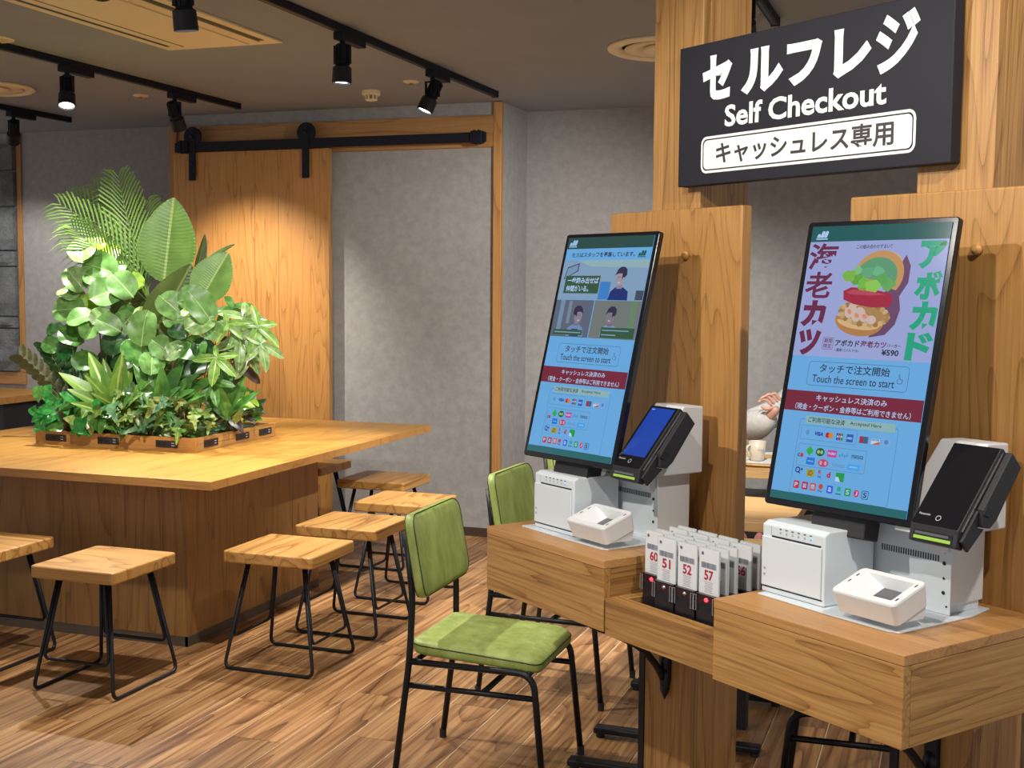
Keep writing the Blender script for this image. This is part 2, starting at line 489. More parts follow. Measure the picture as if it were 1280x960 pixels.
# stone panel in a wooden frame at the far left
st = thing('wall_stone', None, None, (-7.612, 7.762, .9)); st['kind'] = 'structure'
zz = [0, .33, .42, .80, .92, 1.25, 1.52, 1.72]
for i in range(len(zz)-1):
    cuts = [0, .45, .87] if i % 2 else [0, .28, .87]
    for a, b in zip(cuts[:-1], cuts[1:]):
        dz = random.uniform(0, .018)
        m = MB()
        nx, nz = 5, 4
        P = []; F = []
        for iz in range(nz+1):
            for ix in range(nx+1):
                edge = ix in (0, nx) or iz in (0, nz)
                P.append((a+.005+(b-a-.01)*ix/nx, (.0 if edge else -.018-random.uniform(0, .016))-dz, zz[i]+.006+(zz[i+1]-zz[i]-.012)*iz/nz))
        for iz in range(nz):
            for ix in range(nx):
                q = iz*(nx+1)+ix; F.append((q, q+1, q+nx+2, q+nx+1))
        m.add(P, F)
        m.box(a+.005, b-.005, -.001-dz, .06, zz[i]+.006, zz[i+1]-.006)
        ob('stone', m, M['stone'], st)
ob('stone_backing', MB().box(0, .87, .045, .06, 0, 1.74), M['slot'], st)
tag(ob('trim_4', MB().box(-6.738, -6.695, 7.783, 7.80, .895, 2.704), M['trim'], bevel=.002), kind='structure')
tag(ob('trim_5', MB().box(-7.65, -6.69, 7.775, 7.80, .80, .893), M['trimx'], bevel=.002), kind='structure')
sh = thing('counter_shelf', 'wooden counter shelf with a dark base under the grey stone panel', 'counter', (-7.7, 7.09, 0))
ob('counter_top', MB().box(0, 1.39, 0, .70, .72, .77), M['tableedge'], sh, bevel=.002)
ob('counter_base', MB().box(0, 1.30, .12, .69, 0, .72), M['bench'], sh)

# ------------------------------------------------------------------ ceiling things
def track(x, y0, y1, label):
    t = thing('lighting_track', label, 'lighting track', (x, y0, ZC))
    ob('track_rail', MB().box(-.017, .017, 0, y1-y0, -.034, 0), M['navyblack'], t, bevel=.002)
    ob('track_slot', MB().box(-.006, .006, .01, y1-y0-.03, -.0345, -.02), M['black'], t)
    ob('end_cap', MB().box(-.019, .019, y1-y0-.012, y1-y0+.004, -.036, 0), M['navyblack'], t)
    return t
track(-2.56, 0.2, 6.93, 'long black lighting track ending at the wooden trim post')
track(-4.275, 0.2, 6.93, 'black lighting track running above the leafy planter')
track(-5.75, 2.5, 7.17, 'short black lighting track at the far left of the ceiling')
track(-0.75, 0.2, 5.40, 'black lighting track end peeping out behind the self checkout sign')

def track_light(x, y, aim, watts, cone, col, blend, label, lit=True, face=1.0, scale=1.0):
    piv = Vector((x, y, ZC-.145))
    d = (Vector(aim)-piv).normalized()
    t = thing('track_spotlight', label, 'spotlight', (x, y, ZC), group='black track spotlights on the ceiling')
    ob('adapter', MB().box(-.022, .022, -.045, .19, -.066, -.034), M['navyblack'], t, bevel=.003)
    ob('swivel', MB().lathe([(.012, -.09), (.012, -.064)], 12), M['navyblack'], t)
    q = d.to_track_quat('-Z', 'Y')
    R = Matrix.Translation((0, 0, -.145)) @ q.to_matrix().to_4x4() @ Matrix.Scale(1.08, 4)
    yk = MB()
    for s in (-1, 1): yk.box(s*.036-.003, s*.036+.003, -.009, .009, -.165, -.085)
    yk.box(-.039, .039, -.009, .009, -.091, -.085)
    ob('yoke', yk, M['navyblack'], t)
    body = MB().lathe([(.012, .062), (.026, .060), (.026, -.02), (.030, -.03)], 20, R)
    for k in range(10):
        a = 2*PI*k/10
        body.box(.024, .031, -.0025, .0025, -.02, .055, R @ Matrix.Rotation(a, 4, 'Z'))
    ob('heat_sink', body, M['navyblack'], t)
    ob('shade', MB().lathe([(.030, -.028), (.038, -.034), (.0395, -.085), (.0395, -.097), (.036, -.097), (.034, -.082)], 28, R), M['lampgrey'], t)
    ob('lens', MB().lathe([(.034, -.088), (.033, -.0885)], 24, R), M['lens'] if lit else M['lensoff'], t)
    ld = bpy.data.lights.new('spot', 'SPOT'); ld.energy = watts; ld.color = col
    ld.spot_size = math.radians(cone); ld.spot_blend = blend; ld.shadow_soft_size = .022
    lo = bpy.data.objects.new('spot_lamp', ld); COL.objects.link(lo)
    lo.parent = t
    lo.matrix_local = Matrix.Translation((0, 0, -.145)) @ Matrix.Translation(d*.115) @ q.to_matrix().to_4x4()
    return t

SPOT_LABELS = [
    'black spotlight hanging in front of the cream air conditioner panel',
    'black spotlight pointing straight down on the long track by the smoke detector',
    'lit spotlight tilted to the left nearest the wooden trim post',
    'brightly lit spotlight facing the room above the leafy planter',
    'dark spotlight turned towards the barn door at its upper left corner',
    'dark spotlight turned away at the far left by the stone panel',
    'spotlight out of view above the left checkout kiosk',
    'spotlight out of view above the right checkout kiosk',
    'spotlight out of view right of the checkout kiosks',
    'added unseen spotlight on the long track brightening the planter',
    'spotlight behind the sign lighting the cafe tables',
    'spotlight out of view aimed at the green chairs',
    'added spotlight hidden behind the sign to brighten the grey back wall',
]
for (a, lab) in zip(LAMPS, SPOT_LABELS):
    track_light(*a, lab, lit=True)

ac = thing('ceiling_air_conditioner', 'cream ceiling cassette air conditioner with long dark slots', 'air conditioner', (-3.60, 3.2, ZC))
ob('casing', MB().box(.0, .62, 0, 2.02, -.012, -.0005), M['cream'], ac, bevel=.003)
ob('inlet_panel', MB().box(.155, .465, .04, 1.98, -.02, -.012), M['cream'], ac, bevel=.003)
for a, b in ((.05, .075), (.545, .575)):
    ob('air_slot', MB().box(a, b, .05, 1.93, -.0135, -.012), M['slot'], ac)
for a in (.105, .515):
    ob('louvre', MB().box(a-.022, a+.022, .05, 1.95, -.016, -.012), M['cream'], ac)
    ob('louvre_gap', MB().box(a-.026, a-.022, .05, 1.95, -.0145, -.012), M['creamdark'], ac)
    ob('louvre_gap', MB().box(a+.022, a+.026, .05, 1.95, -.0145, -.012), M['creamdark'], ac)

def diffuser(x, y, r, label):
    t = thing('ceiling_diffuser', label, 'air vent', (x, y, ZC), group='round cream ceiling vents')
    ob('outer_ring', MB().lathe([(r, -.0005), (r, -.012), (r*.93, -.022), (r*.80, -.012), (r*.78, -.0005)], 40), M['cream'], t, smooth=True)
    ob('middle_cone', MB().lathe([(r*.72, -.004), (r*.74, -.016), (r*.5, -.008), (r*.48, -.002)], 40), M['cream'], t, smooth=True)
    ob('inner_cone', MB().lathe([(r*.42, -.006), (r*.44, -.02), (r*.2, -.028), (.01, -.028)], 40), M['cream'], t, smooth=True)
    return t
diffuser(-1.30, 5.90, .30, 'round cream ceiling vent half hidden by the wooden post')
diffuser(-5.31, 5.93, .25, 'round cream ceiling vent cut by the left picture edge')
dl = thing('downlight', 'small cream recessed downlight in the upper left corner', 'downlight', (-4.235, 4.775, ZC))
ob('rim', MB().lathe([(.085, -.0005), (.085, -.006), (.07, -.01), (.055, -.004)], 28), M['cream'], dl, smooth=True)
ob('reflector', MB().lathe([(.055, -.003), (.03, -.0015)], 24), M['creamdark'], dl)
sd = thing('smoke_detector', 'cream smoke detector with a slotted dome on the ceiling', 'smoke detector', (-3.245, 6.70, ZC))
ob('detector_base', MB().lathe([(.055, -.0005), (.055, -.022), (.05, -.028)], 24), M['cream'], sd)
cg = MB().lathe([(.012, -.052), (.03, -.058), (.034, -.054), (.034, -.05)], 20)
for k in range(8):
    cg.box(.03, .036, -.005, .005, -.054, -.026, Matrix.Rotation(2*PI*k/8, 4, 'Z'))
ob('detector_cage', cg, M['cream'], sd)
ob('detector_core', MB().lathe([(.024, -.05), (.024, -.026)], 14), M['creamdark'], sd)
for (x, y, lab) in ((-2.88, 6.45, 'small cream sprinkler disc right of the smoke detector'), (-4.65, 6.45, 'small cream sprinkler disc left of the smoke detector')):
    t = thing('sprinkler', lab, 'sprinkler', (x, y, ZC))
    ob('escutcheon', MB().lathe([(.045, -.0005), (.042, -.008), (.018, -.012)], 20), M['cream'], t)
    ob('sprinkler_head', MB().lathe([(.012, -.012), (.008, -.022), (.018, -.024), (.016, -.027)], 12), M['creamdark'], t)

# ------------------------------------------------------------------ the big island table
tb = thing('island_table', 'large square wooden island table carrying the leafy planter', 'table', (-3.91, 5.575, 0))
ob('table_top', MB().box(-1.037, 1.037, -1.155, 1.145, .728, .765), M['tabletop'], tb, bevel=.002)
eb = MB()
ob('edge_band', MB().box(-1.0385, 1.0385, -1.1565, -1.155, .7285, .7642), M['tableedge'], tb)
ob('edge_band', MB().box(1.037, 1.0385, -1.155, 1.145, .7285, .7642), M['tableedge'], tb)
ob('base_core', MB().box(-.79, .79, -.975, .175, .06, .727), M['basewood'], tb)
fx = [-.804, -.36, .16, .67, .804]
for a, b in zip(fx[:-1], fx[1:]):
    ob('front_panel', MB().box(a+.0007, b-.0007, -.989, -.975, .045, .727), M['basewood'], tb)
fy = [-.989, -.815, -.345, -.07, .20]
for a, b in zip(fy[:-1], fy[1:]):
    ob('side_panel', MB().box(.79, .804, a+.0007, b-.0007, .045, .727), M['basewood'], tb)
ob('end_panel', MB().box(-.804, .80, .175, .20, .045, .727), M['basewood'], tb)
ob('skirting', MB().box(-.806, .8045, -.990, -.97, 0, .045), M['skirt'], tb)
ob('skirting', MB().box(.79, .8055, -.99, .20, 0, .045), M['skirty'], tb)

# ------------------------------------------------------------------ stools
def stool_parts(root):
    """seat .385 x .41, two floor loops running along y, two raised loops across"""
    m = MB().prism(rrect(-.193, -.205, .193, .205, .018, 3), .447, .495)
    ob('seat', m, M['stool'], root, bevel=.007, seg=3)
    tp, bt = (.118, .128), (.185, .205)
    for s in (-1, 1):
        pts = [(s*tp[0], -tp[1], .447), (s*bt[0], -bt[1], .008), (s*bt[0], bt[1], .008), (s*tp[0], tp[1], .447)]
        ob('floor_loop', MB().tube(fillet(pts, .035), .0075, 8), M['black'], root, smooth=True)
    def lerp(z, inner):
        k = (.447-z)/.439
        return tp[0]+(bt[0]-tp[0])*k - inner, tp[1]+(bt[1]-tp[1])*k
    for s in (-1, 1):
        x1, y1 = lerp(.447, .016); x2, y2 = lerp(.13, .016)
        pts = [(-x1, s*y1, .447), (-x2, s*y2, .13), (x2, s*y2, .13), (x1, s*y1, .447)]
        ob('cross_loop', MB().tube(fillet(pts, .03), .0065, 8), M['black'], root, smooth=True)
    ob('mounting_plate', MB().box(-.13, .13, -.14, .14, .441, .447), M['black'], root)
STOOLS = [
    (-3.135, 4.07, 0, 'wooden stool standing alone in front of the island table'),
    (-3.80, 4.15, 0, 'wooden stool cut by the left picture edge before the table'),
    (-2.585, 4.56, PI/2, 'nearest wooden stool on the right side of the island table'),
    (-2.585, 5.15, PI/2, 'second wooden stool along the right side of the island table'),
    (-2.615, 5.80, PI/2, 'third wooden stool along the right side, beside the green chair back'),
    (-3.03, 6.42, PI/2, 'darker wooden stool at the far right corner of the island table'),
    (-3.70, 6.76, 0, 'half hidden wooden stool behind the far end of the table base'),
]
s0 = thing('wooden_stool', STOOLS[0][3], 'stool', (STOOLS[0][0], STOOLS[0][1], 0), (0, 0, STOOLS[0][2]), 'wooden stools around the island table')
stool_parts(s0)
for (x, y, r, lab) in STOOLS[1:]:
    c = copy_tree(s0); c.location = (x, y, 0); c.rotation_euler = (0, 0, r); c['label'] = lab

# ------------------------------------------------------------------ green chairs (front of the chair is +x)
def chair_parts(root):
    # seat pad: rounded slab with a soft waterfall front and a slightly raised rear
    def zt(x):
        return .457 + .014*max(0, (-x-.10)/.12)**2 - .022*max(0, (x-.02)/.20)**2
    ol = rrect(-.215, -.205, .22, .205, .045, 6)
    ol = [(p[0] + (.022*(1-(p[1]/.205)**2) if p[0] < -.16 else 0), p[1]*(.96+.04*(p[0]+.215)/.43)) for p in ol]
    n = len(ol); P = []; F = []
    lev = [(.25, 0, 1), (.55, 0, 1), (.82, 0, 1), (.93, -.002, 1), (.985, -.008, 1), (1., -.016, 1), (1., -.034, 1), (.985, -.043, 1), (.93, -.048, 1)]
    for (k, dz, _) in lev:
        for p in ol: P.append((p[0]*k, p[1]*k, zt(p[0]*k)+dz))
    for i in range(len(lev)-1):
        for k in range(n):
            k2 = (k+1) % n; F.append((i*n+k, (i+1)*n+k, (i+1)*n+k2, i*n+k2))
    F.append(tuple(range(n))); F.append(tuple((len(lev)-1)*n+k for k in range(n))[::-1])
    ob('seat', MB().add(P, F), M['green'], root, smooth=True)
    ob('piping', MB().tube([P[5*n+k] for k in range(n)], .0021, 6, True), M['piping'], root, smooth=True)
    # backrest pad, tilted back
    Rb = Matrix.Translation((-.212, 0, .722)) @ Matrix.Rotation(math.radians(-10), 4, 'Y')
    pad = MB(); prof = rrect(-.205, -.135, .205, .135, .045, 6)
    n = len(prof); rings = []
    for (sc, d) in ((.93, .020), (.985, .015), (1, .008), (1, -.008), (.985, -.015), (.93, -.020)):
        rings.append([(d - .10*(p[0]*sc)**2*0 + .55*(p[0]*sc)**2, p[0]*sc if sc == 1 else math.copysign(abs(p[0])-(1-sc)*.2, p[0]), math.copysign(abs(p[1])-(1-sc)*.2, p[1]) if sc != 1 else p[1]) for p in prof])
    Pv = [Rb @ Vector(q) for r in rings for q in r]; Fv = []
    for i in range(len(rings)-1):
        for k in range(n):
            k2 = (k+1) % n; Fv.append((i*n+k, i*n+k2, (i+1)*n+k2, (i+1)*n+k))
    # front and back faces as grids of strips
    for base, flip in ((0, True), ((len(rings)-1)*n, False)):
        c = [base+k for k in range(n)]
        for k in range(n//2-1):
            q = (c[k], c[k+1], c[n-2-k], c[n-1-k]) if k+1 != n-2-k else (c[k], c[k+1], c[n-1-k])
            Fv.append(q if not flip else q[::-1])
    ob('backrest', pad.add(Pv, Fv), M['green'], root, smooth=True)
    for ri in (1, 4):
        ob('piping', MB().tube([Rb @ Vector(q) for q in rings[ri]], .0019, 6, True), M['piping'], root, smooth=True)
    for yy in (-.10, .0, .10):
        ob('seam', MB().tube([Rb @ Vector((.0215+.55*yy*yy, yy, z)) for z in (-.125, 0, .125)], .0011, 5), M['piping'], root)
    # frame
    for s in (-1, 1):
        yb = s*.205
        rear = [(-.255, yb*1.03, .008), (-.205, yb, .40), (-.200, yb*.93, .60), (-.232, yb*.86, .80)]
        ob('rear_leg', MB().tube(fillet(rear, .06), .0105, 10), M['black'], root, smooth=True)
        fr = [(-.206, yb, .395), (.205, yb, .395), (.245, yb*1.04, .008)]
        ob('front_leg', MB().tube(fillet(fr, .055, 7), .0105, 10), M['black'], root, smooth=True)
        ob('side_rail', MB().tube([(-.215, yb, .318), (.213, yb, .318)], .0095, 8), M['black'], root, smooth=True)
        for (fx_, fy_) in ((-.255, yb*1.03), (.245, yb*1.04)):
            ob('foot_cap', MB().lathe([(.0125, 0), (.0125, .03)], 10, Matrix.Translation((fx_, fy_, 0))), M['blackmatt'], root)
    ob('cross_bar', MB().tube([(.04, -.205, .318), (.04, .205, .318)], .0095, 8), M['black'], root, smooth=True)
    ob('seat_bar', MB().tube([(.19, -.205, .395), (.19, .205, .395)], .009, 8), M['black'], root, smooth=True)
    ob('seat_bar', MB().tube([(-.19, -.205, .395), (-.19, .205, .395)], .009, 8), M['black'], root, smooth=True)
CH = [
    (-1.390, 3.765, 1, 'green padded chair standing whole in front of the left kiosk'),
    (-1.44, 4.655, -2, 'green padded chair with its back rising behind the white printer of the left kiosk'),
    (-1.50, 5.56, -2, 'farthest green padded chair, top of its back under the left screen'),
    (-0.20, 3.72, 182, 'chair with black tube frame under the right kiosk counter'),
]
c0 = thing('green_chair', CH[0][3], 'chair', (CH[0][0], CH[0][1], 0), (0, 0, math.radians(CH[0][2])), 'green padded chairs at the cafe tables')
chair_parts(c0)
for (x, y, r, lab) in CH[1:]:
    c = copy_tree(c0); c.location = (x, y, 0); c.rotation_euler = (0, 0, math.radians(r)); c['label'] = lab

# ------------------------------------------------------------------ cafe tables behind the kiosks
def cafe_table(x0, x1, y0, y1, label):
    cx, cy = (x0+x1)/2, (y0+y1)/2
    t = thing('cafe_table', label, 'table', (cx, cy, 0), group='small wooden cafe tables')
    a, b = (x1-x0)/2, (y1-y0)/2
    ob('table_top', MB().box(-a, a, -b, b, .685, .72), M['cafe'], t, bevel=.002)
    for py in (-.16, .16):
        ob('column', MB().lathe([(.022, .038), (.022, .677)], 14, Matrix.Translation((-.02, py, 0))), M['black'], t)
        ob('top_plate', MB().box(-.18, .14, py-.05, py+.05, .677, .685), M['black'], t)
        ob('foot', MB().box(-.31, .27, py-.025, py+.025, .015, .038), M['black'], t, bevel=.006)
        for px in (-.29, .25):
            ob('foot_pad', MB().lathe([(.016, 0), (.016, .016)], 10, Matrix.Translation((px, py, 0))), M['blackmatt'], t)
    return t
cafe_table(-1.13, -.555, 3.735, 4.29, 'nearest small wooden cafe table, its corner seen beside the number cards')
cafe_table(-1.15, -.54, 4.59, 5.165, 'middle small wooden cafe table in the gap left of the right screen')
cafe_table(-1.20, -.35, 5.90, 6.56, 'farthest small wooden cafe table carrying the mug')

# ------------------------------------------------------------------ self checkout kiosks
KR = math.radians(-36.5)
KU = Vector((math.cos(KR), math.sin(KR), 0)); KV = Vector((-KU.y, KU.x, 0))
def K(u, v, z): return KU*u + KV*v + Vector((0, 0, z))
def kthing(name, label, cat, u, v, z, lean=0, yaw=0, group=None):
    return thing(name, label, cat, K(u, v, z), (-math.radians(lean), 0, KR+math.radians(yaw)), group)

VB = 1.937                                            # front face of the back boards
def counter(u0, u1, vf, label):
    w, d = u1-u0, VB-vf
    t = kthing('kiosk_counter', label, 'counter', u0, vf, .871)
    ob('counter_top', MB().box(0, w, 0, d, .1315, .149), M['oaktop'], t, bevel=.0012)
    ob('front_panel', MB().box(.0005, w-.0005, .0005, .018, 0, .131), M['oakx'], t, bevel=.001)
    for x in (.0005, w-.0185):
        ob('side_panel', MB().box(x, x+.018, .0185, d, 0, .131), M['oaky'], t, bevel=.001)
    ob('bottom_panel', MB().box(.019, w-.019, .0185, d, .006, .018), M['oakx'], t)
    return t
counter(-1.641, -1.2195, 1.553, 'wooden wall counter of the right self checkout kiosk, nearest the camera')
counter(-2.433, -1.9905, 1.577, 'wooden wall counter of the left self checkout kiosk')

def post(u0, u1, label):
    t = kthing('wooden_post', label, 'post', u0, 1.967, 0)
    w = u1-u0
    ob('front_board', MB().box(0, w, 0, .022, 0, ZC-.001), M['oak'], t, bevel=.0015)
    ob('side_board', MB().box(w-.022, w, .0225, .150, 0, ZC-.001), M['oak'], t, bevel=.0015)
    ob('side_board', MB().box(0, .022, .0225, .150, 0, ZC-.001), M['oak'], t, bevel=.0015)
    ob('back_board', MB().box(.0225, w-.0225, .128, .150, 0, ZC-.001), M['oak'], t)
    ob('steel_edge', MB().box(-.020, -.0005, -.002, .05, 0, .869), M['black'], t)
    return t
post(-1.551, -1.386, 'square wooden post behind the right screen, rising past the right end of the sign')
post(-2.316, -2.149, 'square wooden post behind the left screen, rising past the left end of the sign')

def board(u0, u1, top, kx, kz, label):
    t = kthing('kiosk_back_board', label, 'board', u0, VB, .871)
    w = u1-u0
    ob('panel', MB().box(0, w, 0, .0295, 0, top-.871), M['oakboard'], t, bevel=.004, seg=3)
    Mk = Matrix.Translation((kx-u0, 0, kz-.871)) @ Matrix.Rotation(PI/2, 4, 'X')
    ob('peg', MB().lathe([(.0100, 0), (.0108, .005), (.009, .009), (.004, .0105)], 18, Mk), M['stool'], t, smooth=True)
    return t
board(-1.685, -1.232, 1.758, -1.391, 1.651, 'upright wooden board with a round peg behind the right screen')
board(-2.438, -1.982, 1.758, -2.157, 1.653, 'upright wooden board with a round peg behind the left screen')

def bracket(u, label):
    t = kthing('iron_bracket', label, 'bracket', u, 1.9665, .61, group='black iron shelf brackets')
    ob('wall_bar', MB().box(-.015, .015, -.012, 0, .03, .2605), M['black'], t, bevel=.002)
    ob('shelf_bar', MB().box(-.015, .015, -.30, -.012, .2485, .2605), M['black'], t, bevel=.002)
    br = [(0, -.29, .247), (0, -.24, .20), (0, -.16, .165), (0, -.08, .12), (0, -.035, .07), (0, -.014, .035)]
    ob('tip', MB().lathe([(.001, -.018), (.012, .008), (.009, .02)], 10, Matrix.Translation((0, -.008, 0))), M['black'], t)
    ob('brace', MB().tube(fillet(br, .03), .009, 8), M['black'], t, smooth=True)
    ob('finial', MB().ball((0, -.008, .075), (.018, .014, .024)).ball((0, -.008, .03), (.015, .012, .03)), M['black'], t, smooth=True)
    return t
bracket(-1.469, 'black iron bracket under the right kiosk counter')
bracket(-2.232, 'black iron bracket with a pointed tip beneath the number card box')

# --- hanging sign
sg = kthing('checkout_sign', 'large black self checkout sign with white lettering between the posts', 'sign', -2.19, 1.935, 1.808)
ob('sign_panel', MB().box(0, .735, .0, .0295, 0, .311), M['signblack'], sg, bevel=.002)
YS = -.0006
for (ch, bx_) in (('セ', (.077, .183, .170, .281)), ('ル', (.198, .183, .320, .277)), ('フ', (.330, .184, .425, .271)), ('レ', (.455, .184, .549, .279)), ('ジ', (.559, .178, .661, .291))):
    text('lettering', ch, bx_, YS, M['signwhite'], sg, bold=.034 if ch == 'ジ' else .05)
text('lettering', 'Self Checkout', (.150, .121, .588, .168), YS, M['signwhite'], sg, bold=.026)
def ring(name, x0, z0, x1, z1, r, w, y, mat, par):
    a = rrect(x0, z0, x1, z1, r, 6); b = rrect(x0+w, z0+w, x1-w, z1-w, max(r-w, .0003), 6); n = len(a)
    mb = MB(); mb.add([(p[0], y, p[1]) for p in a]+[(p[0], y, p[1]) for p in b], [(i, (i+1) % n, n+(i+1) % n, n+i) for i in range(n)])
    return ob(name, mb, mat, par)
ring('notice_border', .0765, .025, .658, .1055, .017, .0055, YS, M['signwhite'], sg)
flat('notice_plate', rrect(.085, .0335, .6495, .097, .011, 6), YS, M['signwhite'], sg)
text('notice_lettering', 'キャッシュレス専用', (.125, .042, .608, .090), YS-.0006, M['signtext'], sg, bold=.022)

# --- number card box between the counters
tr = kthing('card_box', 'open wooden box between the counters holding the number pagers', 'box', -1.9855, 1.577, .867)
W_ = .340; D_ = VB-1.577
ob('front_panel', MB().box(0, W_, 0, .036, 0, .077), M['oakx'], tr, bevel=.0012)
ob('side_panel', MB().box(0, .03, .0365, D_-.001, .0, .077), M['oaky'], tr, bevel=.0012)
ob('side_panel', MB().box(W_-.02, W_, .0365, D_-.001, .0, .077), M['oaky'], tr, bevel=.0012)
ob('bottom_panel', MB().box(.0305, W_-.0205, .0365, D_-.001, .004, .024), M['blackmatt'], tr)
tm = thing('charging_tray', 'black plastic tray lying in the wooden number card box', 'tray', K(-1.954, 1.6145, .8915), (0, 0, KR))
ob('tray_floor', MB().box(0, .285, 0, .30, 0, .003), M['pager'], tm)
for a in ((0, .285, 0, .004), (0, .285, .296, .30), (0, .004, .0045, .2955), (.281, .285, .0045, .2955)):
    ob('tray_rim', MB().box(*a, .0035, .016), M['pager'], tm)

# --- number pagers
def logo_m(parent, x, z, w, h, y, mat, name='emblem'):
    """three rounded humps over a small bar"""
    for i, (cx, hh) in enumerate(((.17, .35), (.46, .85), (.76, .85))):
        pts = []
        x0, x1 = x+w*(cx-.15), x+w*(cx+.125)
        for k in range(9):
            a = PI - PI*k/8
            pts.append(((x0+x1)/2+(x1-x0)/2*math.cos(a)+(.14*w*hh if k not in (0, 8) or True else 0), z+h*.22+h*hh*.60+(x1-x0)/2*math.sin(a)*.95))
        pts += [(x1, z+h*.2), (x0, z+h*.2)]
        flat(name, pts, y, mat, parent)
    flat(name, [(x, z), (x+w, z), (x+w, z+h*.12), (x, z+h*.12)], y, mat, parent)

card_me = {}
def pager(u, v, label, number=None, lit=False, detail=True):
    t = kthing('number_pager', label, 'pager', u, v, .8950, group='number card pagers in the wooden box')
    if not card_me:
        card_me['base'] = MB().prism(rrect(-.028, .001, .028, .019, .004, 3), 0, .082).mesh('base')
        card_me['top'] = MB().prism(rrect(-.0275, .0005, .0275, .0195, .004, 3), .0825, .101).mesh('smoky_top')
        c = MB(); c.tube(fillet([(0, -.001, .070), (0, -.003, .068), (0, -.003, .098), (0, -.001, .100)], .001), .0016, 6)
        card_me['clip'] = MB().tube([(-.0032, -.0022, .068), (-.0032, -.0022, .098), (.0032, -.0022, .098), (.0032, -.0022, .068)], .0013, 6, True).mesh('clip')
        card_me['card'] = MB().prism(rrect(-.0278, .1, .0278, .19, .003, 3), .0085, .0115, 'XZ').mesh('card')
        card_me['face'] = MB().add([(p[0], .0083, p[1]) for p in rrect(-.0262, .1015, .0262, .1885, .002, 3)], [tuple(range(16))]).mesh('card_face')
        b = MB()
        random.seed(5); x = -.021
        while x < .019:
            w = random.choice((.0006, .001, .0016)); b.add([(x, .008, .151), (x+w, .008, .151), (x+w, .008, .162), (x, .008, .162)], [(0, 1, 2, 3)]); x += w+random.choice((.0006, .0009))
        card_me['bar'] = b.mesh('barcode')
        f = MB()
        for k in range(7):
            z = .124-k*.0032; w = .012-.0012*(k % 3)
            f.add([(-w, .008, z), (w, .008, z), (w, .008, z+.0011), (-w, .008, z+.0011)], [(0, 1, 2, 3)])
        card_me['fine'] = f.mesh('fine_print')
        g = MB(); g.add([(-.018+.0036*math.cos(2*PI*k/12), .008, .1785+.0034*math.sin(2*PI*k/12)) for k in range(12)], [tuple(range(12))])
        card_me['dot'] = g.mesh('emblem')
        card_me['led'] = MB().ball((.003, -.0003, .092), (.0048, .003, .0042), 10, 6).mesh('indicator')
    ob('base', card_me['base'], M['pager'], t)
    ob('smoky_top', card_me['top'], M['pagertop'], t)
    for x in (-.026, .026): ob('clip', card_me['clip'], M['steelclip'], t, (x, 0, 0))
    cd = ob('card', card_me['card'], M['acrylic'], t)
    ob('card_face', card_me['face'], M['card'], cd)
    ob('barcode', card_me['bar'], M['greyp'], cd)
    ob('fine_print', card_me['fine'], M['greyl'], cd)
    ob('emblem', card_me['dot'], M['greyp'], cd)
    li = ob('indicator', card_me['led'].copy() if not lit else card_me['led'], None, t)
    li.data.materials.clear(); li.data.materials.append(M['led'] if lit else M['steelclip'])
    if number: text('number', number, (-.0125, .128, .0125, .1475), .0079, M['numred'], cd, bold=.03)
    return t
cols = [-1.920, -1.859, -1.798, -1.737]
nums = {(0, 1): ('51', 'pager with card number 51 at the left of the front row'), (0, 2): ('52', 'pager with card number 52 in the middle of the front row'), (0, 3): ('57', 'front row pager with card number 57, red light on, beside the right counter'),
        (1, 0): ('60', 'pager with card number 60 and red light on, left end of the cards'), (3, 3): ('66', 'pager with card number 66 partly hidden at the right end')}
for r, v in enumerate((1.622, 1.645, 1.668, 1.706, 1.729)):
    for c, u in enumerate(cols):
        if r == 0 and c == 0: continue
        num, lab = nums.get((r, c), (None, None))
        if lab is None:
            lab = '%s pager from the left in the %s row of number cards' % (('first', 'second', 'third', 'fourth')[c], ('front', 'second', 'third', 'fourth', 'rear')[r])
        uu = u + (-.004 if r == 1 and c == 0 else 0)
        pager(uu, v, lab, num, (r, c) in ((0, 3), (1, 0)))

# --- printers
def printer(du, label):
    t = kthing('receipt_printer', label, 'printer', -1.628+du, 1.66, 1.0236)
    w, d, h = .150, .128, .1315
    ob('body', MB().prism([(0, 0), (d, 0), (d, h-.002), (.012, h), (0, h-.006)], 0, w, 'YZ'), M['white'], t, bevel=.0025)
    ob('front_cover', MB().box(.002, w-.006, -.0035, -.0003, .013, h-.028), M['white'], t, bevel=.0012)
    ob('paper_slot', MB().box(.024, w-.009, -.0008, .002, h-.0275, h-.0245), M['slot'], t)
    ob('base_gap', MB().box(.002, w-.004, -.0006, .002, .0095, .0115), M['slot'], t)
    ob('panel_line', MB().box(.022, .0226, -.0006, .002, h-.024, h-.008), M['greyl'], t)
    for k in range(6):
        ob('button_print', MB().box(.042+k*.0145, .047+k*.0145, -.0007, .002, h-.0115, h-.0095), M['greyp'], t)
        ob('button_print', MB().box(.043+k*.0145, .046+k*.0145, -.0007, .002, h-.019, h-.0155), M['greyl'], t)
    ob('power_led', MB().box(.1155, .119, -.0009, .002, h-.0165, h-.0135), M['ledblue'], t)
    for k in range(2): ob('side_mark', MB().box(.008, .013, -.0042, -.0034, .032+k*.011, .036+k*.011), M['greyl'], t)
    return t
printer(0, 'white cube receipt printer on the right kiosk counter')
printer(-.728, 'white cube receipt printer on the left kiosk counter')

